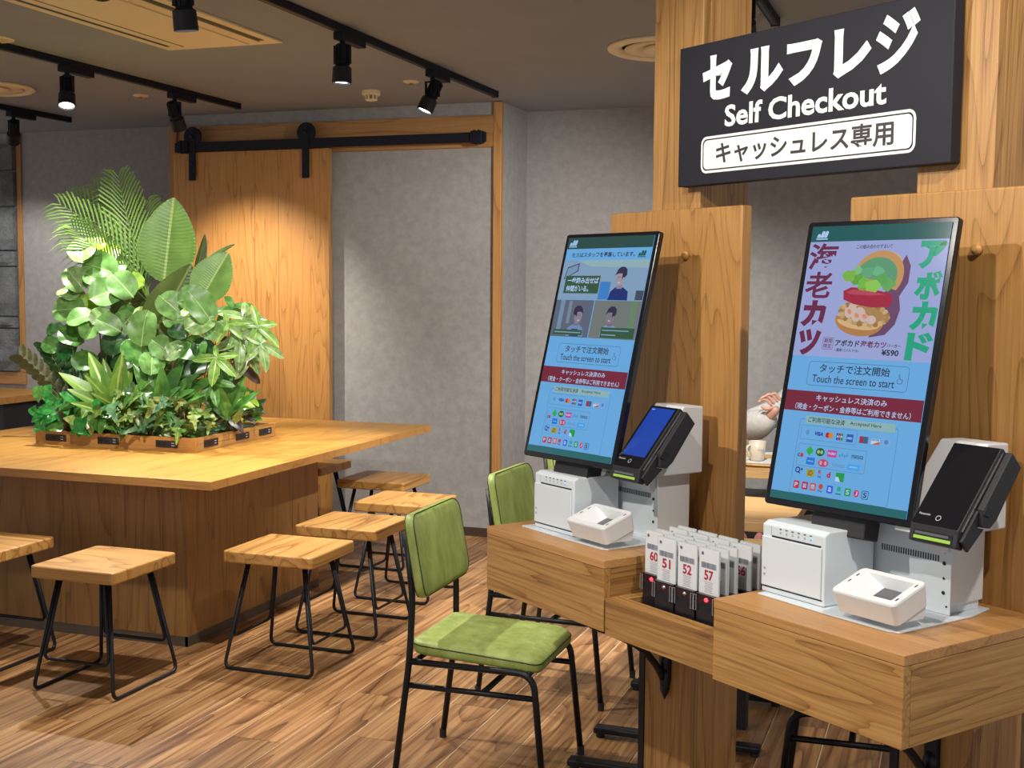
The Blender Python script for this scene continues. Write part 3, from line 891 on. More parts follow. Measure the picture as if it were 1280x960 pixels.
# --- steel housing with plate, vented front and terminal holder
def housing(du, label):
    u0 = -1.62+du; v0 = 1.636
    t = kthing('kiosk_housing', label, 'housing', u0, v0, 1.0201)
    pl = [(0, .006), (.17, .0), (.30, .002), (.317, .01), (.317, .20), (.30, .271), (0, .271)]
    ob('base_plate', MB().prism(pl, 0, .003), M['white'], t, bevel=.001)
    ob('front_plate', MB().box(.02, .297, .164, .167, .0035, .150), M['white'], t, bevel=.001)
    ob('cover', MB().box(.02, .292, .1675, .262, .018, .150), M['offwhite'], t, bevel=.002)
    ob('cover_foot', MB().box(.03, .288, .175, .255, .0035, .0175), M['white'], t)
    sl = MB()
    for k in range(24): sl.box(.150+k*.0052, .1522+k*.0052, .1632, .1642, .093, .104)
    ob('vent_slots', sl, M['slot'], t)
    for (x, z, r) in ((.283, .092, .0034), (.283, .066, .0022), (.283, .041, .0032), (.290, .018, .0018), (.283, .112, .003)):
        ob('screw', MB().lathe([(r, 0), (r, .001)], 12, Matrix.Translation((x, .1638, z)) @ Matrix.Rotation(PI/2, 4, 'X')), M['lampgrey'], t)
    hd = MB().prism([(.088, .150), (.262, .1505), (.262, .298), (.205, .300), (.118, .205), (.088, .18)], .236, .332, 'YZ')
    ob('terminal_holder', hd, M['offwhite'], t, bevel=.003)
    ob('holder_lip', MB().box(.262, .292, .145, .163, .112, .150), M['offwhite'], t, bevel=.002)
    return t
housing(0, 'white steel kiosk housing with vent slots on the right counter')
housing(-.762, 'white steel kiosk housing with vent slots on the left counter')

# --- code scanners
def scanner(du, label):
    t = thing('code_scanner', label, 'scanner', K(-1.430+du, 1.620, 1.071), (math.radians(19), 0, KR))
    w, d, h = .134, .088, .040
    o_ = rrect(0, 0, w, d, .010, 4); i_ = rrect(.018, .014, w-.016, d-.012, .003, 4); n = len(o_)
    b_ = rrect(.004, .003, w-.004, d-.003, .009, 4)
    f_ = rrect(.050, .040, w-.034, d-.014, .001, 4)
    P = [(p[0], p[1], -.003) for p in o_] + [(p[0]*.985+.001, p[1]*.98+.001, 0) for p in o_] + [(p[0], p[1], 0) for p in i_] + [(p[0], p[1], -.022) for p in f_] + [(p[0], p[1], -h) for p in b_]
    F = []
    for k in range(n):
        k2 = (k+1) % n
        F += [(k, k2, n+k2, n+k), (n+k, n+k2, 2*n+k2, 2*n+k), (2*n+k, 2*n+k2, 3*n+k2, 3*n+k), (4*n+k, 4*n+k2, k2, k)]
    F.append(tuple(range(3*n, 4*n))[::1]); F.append(tuple(range(4*n, 5*n))[::-1])
    ob('shell', MB().add(P, F), M['whitep'], t)
    ob('scan_window', MB().add([(p[0]*.96+.004, p[1]*.96+.002, -.0212) for p in f_], [tuple(range(n))]), M['glasswin'], t)
    for (x, y) in ((.010, .040), (.010, .062), (w-.009, .02), (w-.009, .07)):
        ob('sensor', MB().box(x-.001, x+.001, y-.004, y+.004, 0, .0006), M['lampgrey'], t)
    s = math.sin(math.radians(19)); c = math.cos(math.radians(19))
    for x in (.008, w-.010):
        ob('support', MB().prism([(.02, -h+.001), (.084, -h+.001), (.070, -.0605), (.012, -.0405)], x, x+.002, 'YZ'), M['white'], t)
    return t
scanner(0, 'white code scanner box on the right kiosk counter')
scanner(-.755, 'white code scanner box on the left kiosk counter')

# --- payment terminals
def terminal(u, v, z, lean, screen_on, label):
    t = kthing('payment_terminal', label, 'terminal', u, v, z, lean)
    w, L = .092, .164
    side = [(0, 0), (0, L), (.006, L+.003), (.030, L), (.034, .03), (.030, -.018), (.014, -.024), (.004, -.006)]
    ob('body', MB().prism(side, 0, w, 'YZ'), M['blackmatt'], t, bevel=.002)
    ob('edge_strip', MB().box(w, w+.0012, .007, .010, .004, L-.004), M['steelclip'], t)
    gl = ob('glass_front', MB().add([(p[0], -.0008, p[1]) for p in rrect(.002, .001, w-.002, L-.001, .003, 3)], [tuple(range(16))]), M['gloss'], t)
    if screen_on:
        flat('display', rrect(.009, .030, w-.008, L-.006, .001, 2), -.0012, screen_mat((.012, .055, .36), 1.0), gl)
        flat('status_mark', [(.012, L-.012), (.022, L-.012), (.022, L-.0095), (.012, L-.0095)], -.0016, screen_mat((.3, .4, .7), 1.), gl)
    text('maker_name', 'Panasonic', (.008, .018, .030, .022), -.0014, M['greyl'], gl, bold=.02)
    ring('home_mark', .042, .011, .052, .021, .0049, .0012, -.0014, M['greyl'], gl)
    # slanted lip below the glass with the lit card slot
    Ml = Matrix.Translation((0, .004, -.006)) @ Matrix.Rotation(math.radians(29), 4, 'X')
    ob('slot_frame', MB().box(.008, w-.008, -.0006, .0, -.0185, -.001, Ml), M['gloss'], t)
    ob('card_slot', MB().box(.010, w-.011, -.0012, -.0004, -.0160, -.0108, Ml), M['lime'], t)
    ob('slot_window', MB().box(.012, w-.016, -.0012, -.0004, -.0080, -.0040, Ml), M['glasswin'], t)
    ob('side_grip', MB().prism([(.012, .052), (.010, L+.001), (.046, L-.003), (.052, .060), (.047, .040), (.030, .030)], w+.0015, w+.015, 'YZ'), M['blackmatt'], t, bevel=.002)
    ob('side_grip', MB().prism([(.012, -.012), (.012, .050), (.030, .028), (.045, .036), (.036, -.016)], w+.0005, w+.007, 'YZ'), M['blackmatt'], t, bevel=.0015)
    ob('grip_block', MB().prism([(.013, .044), (.013, .062), (.030, .068), (.030, .050)], w+.0152, w+.017, 'YZ'), M['lampgrey'], t, bevel=.002)
    ob('mount', MB().box(.02, w-.02, .0345, .052, .07, .13), M['blackmatt'], t)
    return t
terminal(-1.323, 1.689, 1.197, 40.3, False, 'black payment terminal with dark glass at the right kiosk')
terminal(-2.104, 1.686, 1.197, 41.0, True, 'black payment terminal with a blue display at the left kiosk')

# --- touch screens
TEAL = (.012, .095, .095); SKY = (.13, .37, .69); LAV = (.30, .345, .62); DARK = (.018, .028, .05)
MAROON = (.17, .018, .04); MAR2 = (.13, .02, .06); GRN = (.012, .34, .19); PALE = (.42, .58, .82)
PALEY = (.24, .42, .44)
def mm(*a): return [x*.001 for x in a]
def srect(par, x0, z0, x1, z1, col, y, name='graphic', r=0):
    x0, z0, x1, z1 = mm(x0, z0, x1, z1)
    pts = rrect(x0, z0, x1, z1, r*.001, 4) if r else [(x0, z0), (x1, z0), (x1, z1), (x0, z1)]
    return flat(name, pts, y, screen_mat(col), par)
def spoly(par, pts, col, y, name='graphic'): return flat(name, [(a*.001, b*.001) for a, b in pts], y, screen_mat(col), par)
def sell(par, cx, cz, rx, rz, col, y, a0=0, a1=360, rot=0, name='graphic', n=20):
    pts = []; c, s = math.cos(math.radians(rot)), math.sin(math.radians(rot))
    for k in range(n+1):
        a = math.radians(a0+(a1-a0)*k/n)
        if k == n and abs(a1-a0) == 360: break
        x, z = rx*math.cos(a), rz*math.sin(a); pts.append((cx+x*c-z*s, cz+x*s+z*c))
    return spoly(par, pts, col, y, name)
def stext(par, body, x0, z0, x1, z1, col, y=-.0024, bold=.012, slant=0): return text('screen_lettering', body, mm(x0, z0, x1, z1), y, screen_mat(col), par, bold, slant=slant)
def sring(par, x0, z0, x1, z1, r, w, col, y): return ring('outline', *mm(x0, z0, x1, z1), r*.001, w*.001, y, screen_mat(col), par)

def monitor(u, v, z, lean, yaw, label, build):
    t = kthing('touch_screen', label, 'screen', u, v, z, lean, yaw)
    W, L = .315, .536
    ob('frame', MB().prism(rrect(0, 0, W, L, .007, 5), 0, .014, 'XZ'), M['gloss'], t, bevel=.002)
    ob('rear_housing', MB().prism(rrect(.05, .06, W-.05, L-.06, .01, 3), .0145, .045, 'XZ'), M['blackmatt'], t)
    ob('stand_arm', MB().box(.10, .215, .0152, .060, -.035, .058), M['blackmatt'], t, bevel=.003)
    sc = ob('display', MB().add([(p[0], -.0012, p[1]) for p in rrect(.0125, .0125, W-.0115, L-.0095, .001, 2)], [tuple(range(12))]), screen_mat(SKY), t)
    build(sc)
    return t
def common(sc):
    """lower half shared by both displays"""
    sring(sc, 54, 227, 266, 272, 7, .7, (.03, .08, .16), -.002)
    stext(sc, 'タッチで注文開始', 79, 252, 228, 268, DARK)
    stext(sc, 'Touch the screen to start', 66, 233, 240, 247, DARK, bold=.006)
    spoly(sc, [(243, 247), (246, 241), (254, 241), (256, 248), (250, 250), (248, 258), (246, 258), (246, 249)], (.05, .12, .22), -.002)
    spoly(sc, [(244.4, 246.6), (247, 242), (253, 242), (254.8, 247.2), (249, 249), (247.4, 256.8), (246.7, 256.8), (246.7, 248)], SKY, -.0022)
    srect(sc, 13, 178, 303, 216, MAROON, -.002)
    stext(sc, 'キャッシュレス決済のみ', 82, 199, 232, 211, PALE, bold=.01)
    stext(sc, '（現金・クーポン・金券等はご利用できません）', 38, 181, 282, 193, PALE, bold=.008)
    sring(sc, 54, 27, 263, 164, 5, .6, (.05, .14, .27), -.002)
    srect(sc, 66, 156, 256, 171, PALEY, -.0021)
    stext(sc, 'ご利用可能な決済', 72, 159, 152, 169, DARK, bold=.012)
    stext(sc, 'Accepted Here', 163, 160, 228, 168, DARK, bold=.006)
    sring(sc, 60, 127, 181, 153, 2, .5, (.05, .14, .27), -.002)
    sring(sc, 60, 78, 207, 119, 3, .5, (.05, .14, .27), -.002)
    for r in (2.5, 5, 7.5):
        spoly(sc, [(69+(r+.7*i)*math.cos(a), 140+(r+.7*i)*math.sin(a)) for i in (0, 1) for a in ([-.7, -.35, 0, .35, .7] if i == 0 else [.7, .35, 0, -.35, -.7])], DARK, -.002)
    stext(sc, 'VISA', 90, 136, 110, 143, (.02, .03, .30), bold=.05, slant=.15)
    sell(sc, 119.5, 139, 5.2, 5.2, (.42, .02, .03), -.002); sell(sc, 126.5, 139, 5.2, 5.2, (.55, .22, .02), -.0022)
    for k, c in enumerate(((.02, .08, .35), (.35, .02, .05), (.02, .25, .08))):
        srect(sc, 138+k*5, 132, 142.4+k*5, 145, c, -.002, r=1.5)
    stext(sc, 'JCB', 138.5, 136.5, 152, 140.5, PALE, bold=.03)
    srect(sc, 160, 131, 174, 145, (.02, .10, .42), -.002); stext(sc, 'AMEX', 161, 136, 173, 140, PALE, bold=.02)
    srect(sc, 187, 132, 205, 144, (.30, .03, .05), -.002); srect(sc, 196, 132, 204, 144, (.02, .12, .25), -.0022)
    srect(sc, 211, 132, 229, 142, PALE, -.002); spoly(sc, [(213, 132), (229, 132), (229, 138)], (.5, .10, .02), -.0022); stext(sc, 'DISCOVER', 212, 138.5, 228, 141.5, DARK, bold=.02)
    srect(sc, 234, 131, 250, 144, (.20, .36, .6), -.002); sell(sc, 242, 138.5, 4.2, 4.2, (.05, .22, .55), -.0022)
    # transport cards
    srect(sc, 66.5, 94, 73, 101, (.42, .04, .04), -.002, r=1); stext(sc, 'iC', 61.5, 94, 66, 101, DARK, bold=.03)
    spoly(sc, [(86, 98), (94.5, 107), (86, 116), (77.5, 107)], (.02, .38, .05), -.002)
    sell(sc, 109, 107, 9.5, 7.5, (.02, .09, .03), -.002); sell(sc, 105.5, 107, 3, 3.4, (.25, .5, .2), -.0022); sell(sc, 112.5, 107, 3, 3.4, (.25, .5, .2), -.0022)
    srect(sc, 125, 100.5, 145, 113, (.50, .05, .30), -.002); stext(sc, 'PASMO', 127, 104.5, 143, 109, PALE, bold=.02)
    for k in range(4): sell(sc, 152+k*5, 105+(k % 2)*2, 2.2, 3.2, (.08, .28, .6), -.002, n=10)
    stext(sc, 'manaca', 177, 103.5, 201, 109.5, DARK, bold=.01)
    srect(sc, 82, 82, 100, 95, (.02, .16, .60), -.002); srect(sc, 85, 87.5, 97, 89.5, (.2, .4, .75), -.0022)
    sell(sc, 119, 88, 11.5, 7, (.42, .06, .13), -.002); sell(sc, 114, 88, 3, 4, (.6, .3, .4), -.0022); sell(sc, 124, 88, 3, 4, (.6, .3, .4), -.0022)
    stext(sc, 'nimoca', 139, 84, 165, 92, (.10, .25, .5), bold=.0)
    srect(sc, 171, 82, 197, 93, (.06, .34, .75), -.002); srect(sc, 176, 86.5, 192, 89, (.2, .5, .85), -.0022)
    # electronic money
    sell(sc, 66, 70, 5.5, 5.5, (.02, .02, .18), -.002); sell(sc, 66, 70, 3.3, 3.3, SKY, -.0022); spoly(sc, [(68, 66), (72, 62.5), (73, 64), (69.5, 68)], (.02, .02, .18), -.0024); stext(sc, '+', 72.5, 69, 77.5, 74.5, (.02, .02, .18), bold=.05)
    srect(sc, 86, 60.5, 104, 74, (.34, .30, .03), -.002); stext(sc, 'iD', 90, 62.5, 100, 72, (.16, .12, .02), bold=.03)
    stext(sc, 'R', 112, 67, 119, 75, (.42, .02, .04), bold=.03); stext(sc, 'Edy', 112, 60, 120, 65, DARK)
    stext(sc, 'd', 131, 63, 139, 74, (.4, .02, .06), bold=.05); 
    srect(sc, 150, 59, 168, 75, (.01, .30, .06), -.002); spoly(sc, [(150, 59), (161, 59), (156, 67), (150, 67)], PALE, -.0022)
    # code payments
    for (x, c, ch) in ((68, (.45, .03, .04), 'P'), (87, (.40, .02, .03), 'au'), (105, (.48, .10, .08), 'm'), (142, (.03, .10, .65), 'a'), (180, (.02, .28, .10), 'S')):
        srect(sc, x-6.5, 36, x+6.5, 50, c, -.002, r=2); stext(sc, ch, x-3.5, 39, x+3.5, 47, PALE, bold=.02)
    sell(sc, 122, 45.5, 5, 5, (.48, .06, .05), -.002); stext(sc, 'Pay', 117, 35, 127, 39.5, DARK)
    sell(sc, 161, 46, 4.5, 4.5, (.02, .35, .20), -.002); srect(sc, 155, 36, 167, 38.5, (.03, .2, .2), -.002)
    sell(sc, 198, 43, 5.5, 6.5, (.50, .03, .10), -.002); stext(sc, 'J', 196, 39.5, 200.5, 47, PALE, bold=.02)
    sring(sc, 209, 35, 223, 50, 3, 1, DARK, -.002); stext(sc, 'S', 212.5, 38, 219.5, 47, DARK, bold=.02)
    srect(sc, 12.5, 12.5, 303.5, 27, (.015, .12, .13), -.0021)

def build_right(sc):
    srect(sc, 12.5, 497, 303.5, 526.5, TEAL, -.0022, 'header')
    logo_m(sc, .025, .501, .026, .018, -.0026, screen_mat((.38, .56, .80)))
    srect(sc, 12.5, 281, 303.5, 497, LAV, -.0018, 'poster')
    for k, ch in enumerate('海老カツ'):
        z1 = 494-k*54; stext(sc, ch, 15+k*1.5, z1-50, (80, 76, 72, 70)[k], z1, MAR2, -.0022, bold=(.022, .022, .055, .055)[k])
    for k, ch in enumerate('アボカド'):
        z1 = 495-k*54; stext(sc, ch, 250, z1-(51 if k < 3 else 50), 302, z1, GRN, -.0022, bold=.055)
    logo_m(sc, .287, .485, .012, .008, -.0026, screen_mat((.03, .10, .05)))
    stext(sc, 'この組み合わせずるい？', 118, 482, 192, 490, (.03, .035, .07))
    # burger, drawn as flat picture
    SH = (.13, .06, .13)
    spoly(sc, [(172, 320), (205, 326), (222, 345), (228, 372), (222, 395), (236, 420), (236, 450), (224, 470), (190, 400), (180, 340)], SH, -.002)
    sell(sc, 172, 432, 53, 46, (.50, .27, .10), -.0021, -50, 165, 14)
    sell(sc, 167, 430, 45, 36, (.10, .30, .16), -.0022, -40, 160, 10)
    sell(sc, 178, 446, 42, 30, (.62, .40, .20), -.00205, 0, 150, 12)
    for (x, z, r, c) in ((112, 432, 14, (.18, .42, .06)), (130, 425, 13, (.11, .33, .05)), (146, 416, 15, (.15, .44, .05)), (164, 412, 16, (.24, .52, .08)), (180, 424, 15, (.10, .34, .09)), (196, 416, 14, (.12, .36, .10)), (150, 438, 13, (.11, .36, .18)), (172, 440, 12, (.14, .42, .22)), (128, 442, 10, (.2, .46, .2))):
        spoly(sc, [(x+r*(1+.18*math.sin(3*a+x))*math.cos(a), z+r*.8*(1+.15*math.sin(4*a+z))*math.sin(a)) for a in [2*PI*i/18 for i in range(18)]], c, -.0023-r*.00001)
    spoly(sc, [(104, 404), (120, 411), (160, 409), (205, 400), (211, 388), (206, 376), (170, 374), (130, 380), (107, 388)], (.33, .02, .05), -.00245)
    spoly(sc, [(110, 402), (125, 407), (160, 404), (195, 398), (160, 396), (120, 398)], (.42, .06, .10), -.0025)
    sell(sc, 155, 362, 54, 22, (.36, .21, .08), -.00225, 0, 360, -6)
    for k in range(26):
        a = 2*PI*k/26; sell(sc, 155+50*math.cos(a), 362+19*math.sin(a)-5*math.cos(a), 6, 5, ((.46, .29, .12), (.30, .16, .06), (.55, .38, .18))[k % 3], -.0023, n=7)
    for (x, z) in ((122, 364), (138, 357), (156, 356), (172, 352), (130, 372), (148, 366)): sell(sc, x, z, 11, 8, (.55, .42, .38), -.0024, n=12, rot=x)
    for (x, z) in ((124, 366), (141, 359), (158, 358)): sell(sc, x, z, 6, 4, (.62, .24, .15), -.00245, n=10, rot=x)
    sell(sc, 147, 350, 52, 28, (.40, .19, .06), -.00215, 175, 365, -6)
    sell(sc, 146, 346, 46, 12, (.60, .40, .20), -.0022, 175, 365, -6)
    sring(sc, 76, 295, 100, 317, 3, .7, MAR2, -.0022)
    stext(sc, '期間', 79, 307, 97, 315, MAR2); stext(sc, '限定', 79, 297.5, 97, 305.5, MAR2)
    stext(sc, 'アボカド', 104, 302, 156, 314, DARK, bold=.03); stext(sc, '海老カツ', 158, 302, 212, 314, MAR2, bold=.03); stext(sc, 'バーガー', 213, 304, 241, 310, DARK, bold=.02)
    stext(sc, '~濃厚バジルマヨ~', 104, 292, 158, 298, DARK); stext(sc, '¥590', 204, 289, 239, 300, DARK, bold=.03)
    common(sc)
def staff(sc, cx, cz, s, shirt, y, face=(.30, .27, .33), flip=1, apron=False):
    def q(x, z): return (cx+flip*x*s, cz+z*s)
    spoly(sc, [q(-30, -46), q(34, -46), q(31, -26), q(14, -17), q(-12, -17), q(-26, -27)], shirt, y)
    if apron:
        spoly(sc, [q(-14, -46), q(20, -46), q(14, -28), q(-8, -28)], (.02, .04, .12), y-.00004)
    spoly(sc, [q(-8, -20), q(9, -20), q(9, 0), q(-7, 0)], (face[0]*.8, face[1]*.75, face[2]*.8), y-.00006)
    sell(sc, *q(-1, 4), 14*s, 18*s, face, y-.0001)
    spoly(sc, [q(5, 2), q(14, 6), q(16, 20), q(4, 20)], (.02, .02, .03), y-.00014)
    sell(sc, *q(10, 3), 2.6*s, 4*s, face, y-.00016, n=10)
    spoly(sc, [q(-17, 14), q(-13, 24), q(-4, 30), q(8, 30), q(17, 24), q(19, 12), q(14, 6), q(10, 14), q(-8, 15), q(-20, 10)], (.03, .025, .06), y-.0002)
    for x in (-7, 1): sell(sc, *q(x, 6), 1.6*s, 1.0*s, (.03, .03, .04), y-.00022, n=8)
    spoly(sc, [q(-8, -5), q(1, -5), q(-1, -8), q(-6, -8)], (.55, .45, .5), y-.00022)
def build_left(sc):
    srect(sc, 12.5, 499, 303.5, 526.5, (.022, .065, .06), -.0022, 'header')
    logo_m(sc, .020, .503, .028, .019, -.0026, screen_mat((.30, .50, .74)))
    stext(sc, 'モスはスタッフを募集しています。', 36, 478, 252, 490, DARK, bold=.02)
    logo_m(sc, .262, .476, .026, .017, -.0026, screen_mat((.01, .09, .05)))
    srect(sc, 12.5, 377, 303.5, 471, (.20, .32, .47), -.0018, 'photo')
    spoly(sc, [(60, 471), (303, 471), (303, 452), (110, 456)], (.26, .40, .44), -.0019)
    spoly(sc, [(22, 425), (70, 445), (70, 465), (30, 455)], (.09, .08, .10), -.00195); spoly(sc, [(26, 428), (66, 447), (66, 461), (32, 452)], (.16, .28, .44), -.002)
    srect(sc, 155, 378, 190, 420, (.04, .20, .52), -.002); srect(sc, 278, 378, 303, 400, (.05, .07, .10), -.002)
    staff(sc, 220, 424, 1.02, (.012, .03, .16), -.0022)
    srect(sc, 30, 392, 152, 434, (.035, .085, .05), -.0021)
    stext(sc, '一歩踏み出せば', 38, 415, 148, 430, PALE, bold=.02); stext(sc, '仲間がいる。', 38, 396, 118, 411, PALE, bold=.02)
    srect(sc, 12.5, 288, 146, 376, (.10, .12, .17), -.0018, 'photo')
    srect(sc, 30, 300, 45, 376, (.15, .25, .36), -.0019); srect(sc, 60, 320, 72, 374, (.16, .22, .30), -.0019)
    staff(sc, 100, 334, .95, (.14, .24, .44), -.0022, (.22, .2, .27), -1, True)
    srect(sc, 22, 293, 125, 305, (.03, .09, .05), -.0026); srect(sc, 27, 297.5, 120, 300, (.2, .32, .4), -.0029)
    srect(sc, 149, 288, 303.5, 376, (.15, .17, .16), -.0018, 'photo')
    srect(sc, 272, 300, 290, 376, (.12, .22, .12), -.0019)
    staff(sc, 212, 335, .92, (.16, .28, .48), -.0022, (.20, .17, .22), 1, True)
    srect(sc, 188, 290, 298, 314, (.03, .09, .05), -.0026); srect(sc, 192, 306, 280, 308.5, (.2, .32, .4), -.0029); srect(sc, 192, 295.5, 240, 298, (.2, .32, .4), -.0029)
    common(sc)
monitor(-1.657, 1.691, 1.180, 12.2, 5.0, 'upright touch screen showing a burger on the right kiosk', build_right)
monitor(-2.420, 1.670, 1.183, 13.9, 3.8, 'upright touch screen showing staff photos on the left kiosk', build_left)

# ------------------------------------------------------------------ planter
PX, PY, PZ = -3.905, 5.53, .765
pl = thing('planter_box', 'low wooden planter box with dark socket plates on the island table', 'planter', (PX, PY, PZ))
hx, hy, ph = .472, .378, .070
ob('front_wall', MB().box(-hx, hx, -hy, -hy+.022, 0, ph), M['tableedge'], pl, bevel=.0015)
ob('back_wall', MB().box(-hx, hx, hy-.022, hy, 0, ph), M['tableedge'], pl, bevel=.0015)
ob('side_wall', MB().box(hx-.022, hx, -hy+.0225, hy-.0225, 0, ph), M['oaky'], pl, bevel=.0015)
ob('side_wall', MB().box(-hx, -hx+.022, -hy+.0225, hy-.0225, 0, ph), M['oaky'], pl, bevel=.0015)
ob('soil', MB().box(-hx+.0225, hx-.0225, -hy+.0225, hy-.0225, .002, .055), M['soil'], pl)
def socket(Mx):
    p = ob('socket_plate', MB().box(-.062, .062, -.003, 0, -.017, .017, Mx), M['blackmatt'], pl)
    for x in (-.042, -.012):
        ob('socket_hole', MB().box(x-.011, x+.011, -.0036, -.0029, -.008, .008, Mx), M['black'], p)
    for z in (-.006, .006):
        ob('usb_port', MB().box(.028, .045, -.0036, -.0029, z-.002, z+.002, Mx), M['greyl'], p)
for x in (-.345, -.03, .31):
    socket(Matrix.Translation((x, -hy, .036)))
for y in (-.245, .045, .27):
    socket(Matrix.Translation((hx, y, .036)) @ Matrix.Rotation(PI/2, 4, 'Z'))

# ------------------------------------------------------------------ leaves: unit length along +y, face +z
def leaf_mesh(name, width, nl=10, nw=4, fold=.12, droop=.18, corr=0, wave=0., base=.0):
    """width(t) -> half width"""
    P = []; F = []
    for i in range(nl+1):
        t = i/nl; h = max(width(t), .002)
        for j in range(-nw, nw+1):
            s = j/nw
            x = h*s
            z = fold*abs(x) - droop*t*t + wave*math.sin(t*9+s*2.)*abs(s)
            y = t - base*abs(s)**1.5*(1-t)
            if corr: z += .011*math.sin((t*corr - abs(s)*2.2)*2*PI)*min(1, abs(s)*3)
            P.append((x, y, z))
    w = 2*nw+1
    for i in range(nl):
        for j in range(w-1):
            a = i*w+j; F.append((a, a+1, a+w+1, a+w))
    return MB().add(P, F).mesh(name, True)
def shape_ell(wd, p=1.0, q=1.0):
    return lambda t: wd*(max(0, t)**(.5*p))*(max(0, 1-t)**(.5*q))*2
LF = {
    'paddle': leaf_mesh('paddle_leaf', lambda t: .365*(math.sin(PI*min(1, t*.985+.012)**.80))**.72, 168, 5, .16, .06, 24, 0.),
    'round': leaf_mesh('round_leaf', lambda t: .52*math.sqrt(max(0, 1-(2*t-1)**2))**.85, 14, 5, .26, .20, 0, .045, base=.24),
    'lance': leaf_mesh('lance_leaf', shape_ell(.135, 1.0, 1.5), 12, 3, .35, .22),
    'heart': leaf_mesh('heart_leaf', lambda t: .40*(math.sin(PI*min(1, t**.55)))**.75 + (.0 if t > .02 else 0), 10, 4, .25, .25, 0, .02, base=.25),
    'whorl': leaf_mesh('whorl_leaf', shape_ell(.21, .9, 1.1), 10, 3, .25, .22),
    'ivy': leaf_mesh('ivy_leaf', lambda t: (.44 if t < .28 else .20 if t < .36 else .36 if t < .5 else .17)*(1-t)**.45 if t > .01 else .05, 14, 4, .2, .2, 0, .02),
    'zz': leaf_mesh('leaflet', shape_ell(.17, .8, 1.0), 8, 3, .2, .1),
}
LM = {
    'paddle': leafmat('leaf_paddle', (.13,.26,.045), (.19,.35,.065), .42, (.36,.52,.16)),
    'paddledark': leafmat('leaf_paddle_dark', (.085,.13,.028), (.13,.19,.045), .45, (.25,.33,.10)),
    'round': leafmat('leaf_round', (.11,.26,.05), (.20,.39,.11), .42, (.40,.58,.22)),
    'lime': leafmat('leaf_lime', (.26,.46,.03), (.36,.58,.06), .35),
    'lance': leafmat('leaf_lance', (.12,.27,.04), (.26,.44,.08), .32, (.42,.58,.18)),
    'bright': leafmat('leaf_bright', (.02,.17,.03), (.06,.34,.06), .26),
    'mid': leafmat('leaf_mid', (.05,.16,.03), (.13,.32,.06), .3),
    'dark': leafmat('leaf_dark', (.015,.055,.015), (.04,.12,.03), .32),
    'blue': leafmat('leaf_bluish', (.05,.17,.07), (.16,.33,.14), .28),
    'vari': leafmat('leaf_variegated', (.20,.34,.07), (.52,.62,.22), .3),
    'pale': leafmat('leaf_pale', (.14,.28,.07), (.36,.50,.22), .3, (.45,.58,.28)),
    'palm': leafmat('leaf_palm', (.11,.22,.04), (.24,.38,.09), .3),
    'olive': leafmat('leaf_olive', (.055,.06,.018), (.10,.10,.03), .4),
    'purple': leafmat('leaf_purplish', (.05,.03,.03), (.12,.07,.05), .35),
}
lm_cache = {}
def leaf(par, kind, mat, base, tip, face, wide=1.0, name='leaf'):
    """par: plant empty; base/tip: world points; face: world direction the blade faces"""
    key = (kind, mat)
    if key not in lm_cache:
        me = LF[kind].copy(); me.materials.clear(); me.materials.append(LM[mat]); lm_cache[key] = me
    base, tip = Vector(base), Vector(tip)
    y = tip-base; Ln = y.length; y.normalize()
    f = Vector(face)
    z = (f - y*f.dot(y))
    if z.length < .05: z = Vector((.3, -.4, 1)) - y*Vector((.3, -.4, 1)).dot(y)
    z.normalize(); x = y.cross(z)
    o = bpy.data.objects.new(name, lm_cache[key]); COL.objects.link(o); o.parent = par
    R = Matrix((x*Ln*wide, y*Ln, z*Ln)).transposed().to_4x4()
    R.translation = base - par.location
    o.matrix_local = R
    return o
def plant(name, label, x, y, cat='plant', group='artificial plants in the planter'):
    return thing(name, label, cat, (x, y, PZ+.055), group=group)
def stems(par, curves, mat='stem', r=.004):
    mb = MB()
    for c in curves:
        pts = [Vector(p)-par.location for p in c[0]]
        rr = c[1] if len(c) > 1 else r
        n = len(pts); mb.tube(pts, [rr*(1-.5*i/(n-1)) for i in range(n)], 6)
    return ob('stem', mb, M[mat], par, smooth=True)
CAMD = Vector((.45, -.85, .30))                       # roughly towards the seating area
def bez(a, b, c, n=10):
    a, b, c = Vector(a), Vector(b), Vector(c)
    return [a*(1-t)**2 + b*2*t*(1-t) + c*t*t for t in [i/n for i in range(n+1)]]
SOIL = PZ+.055

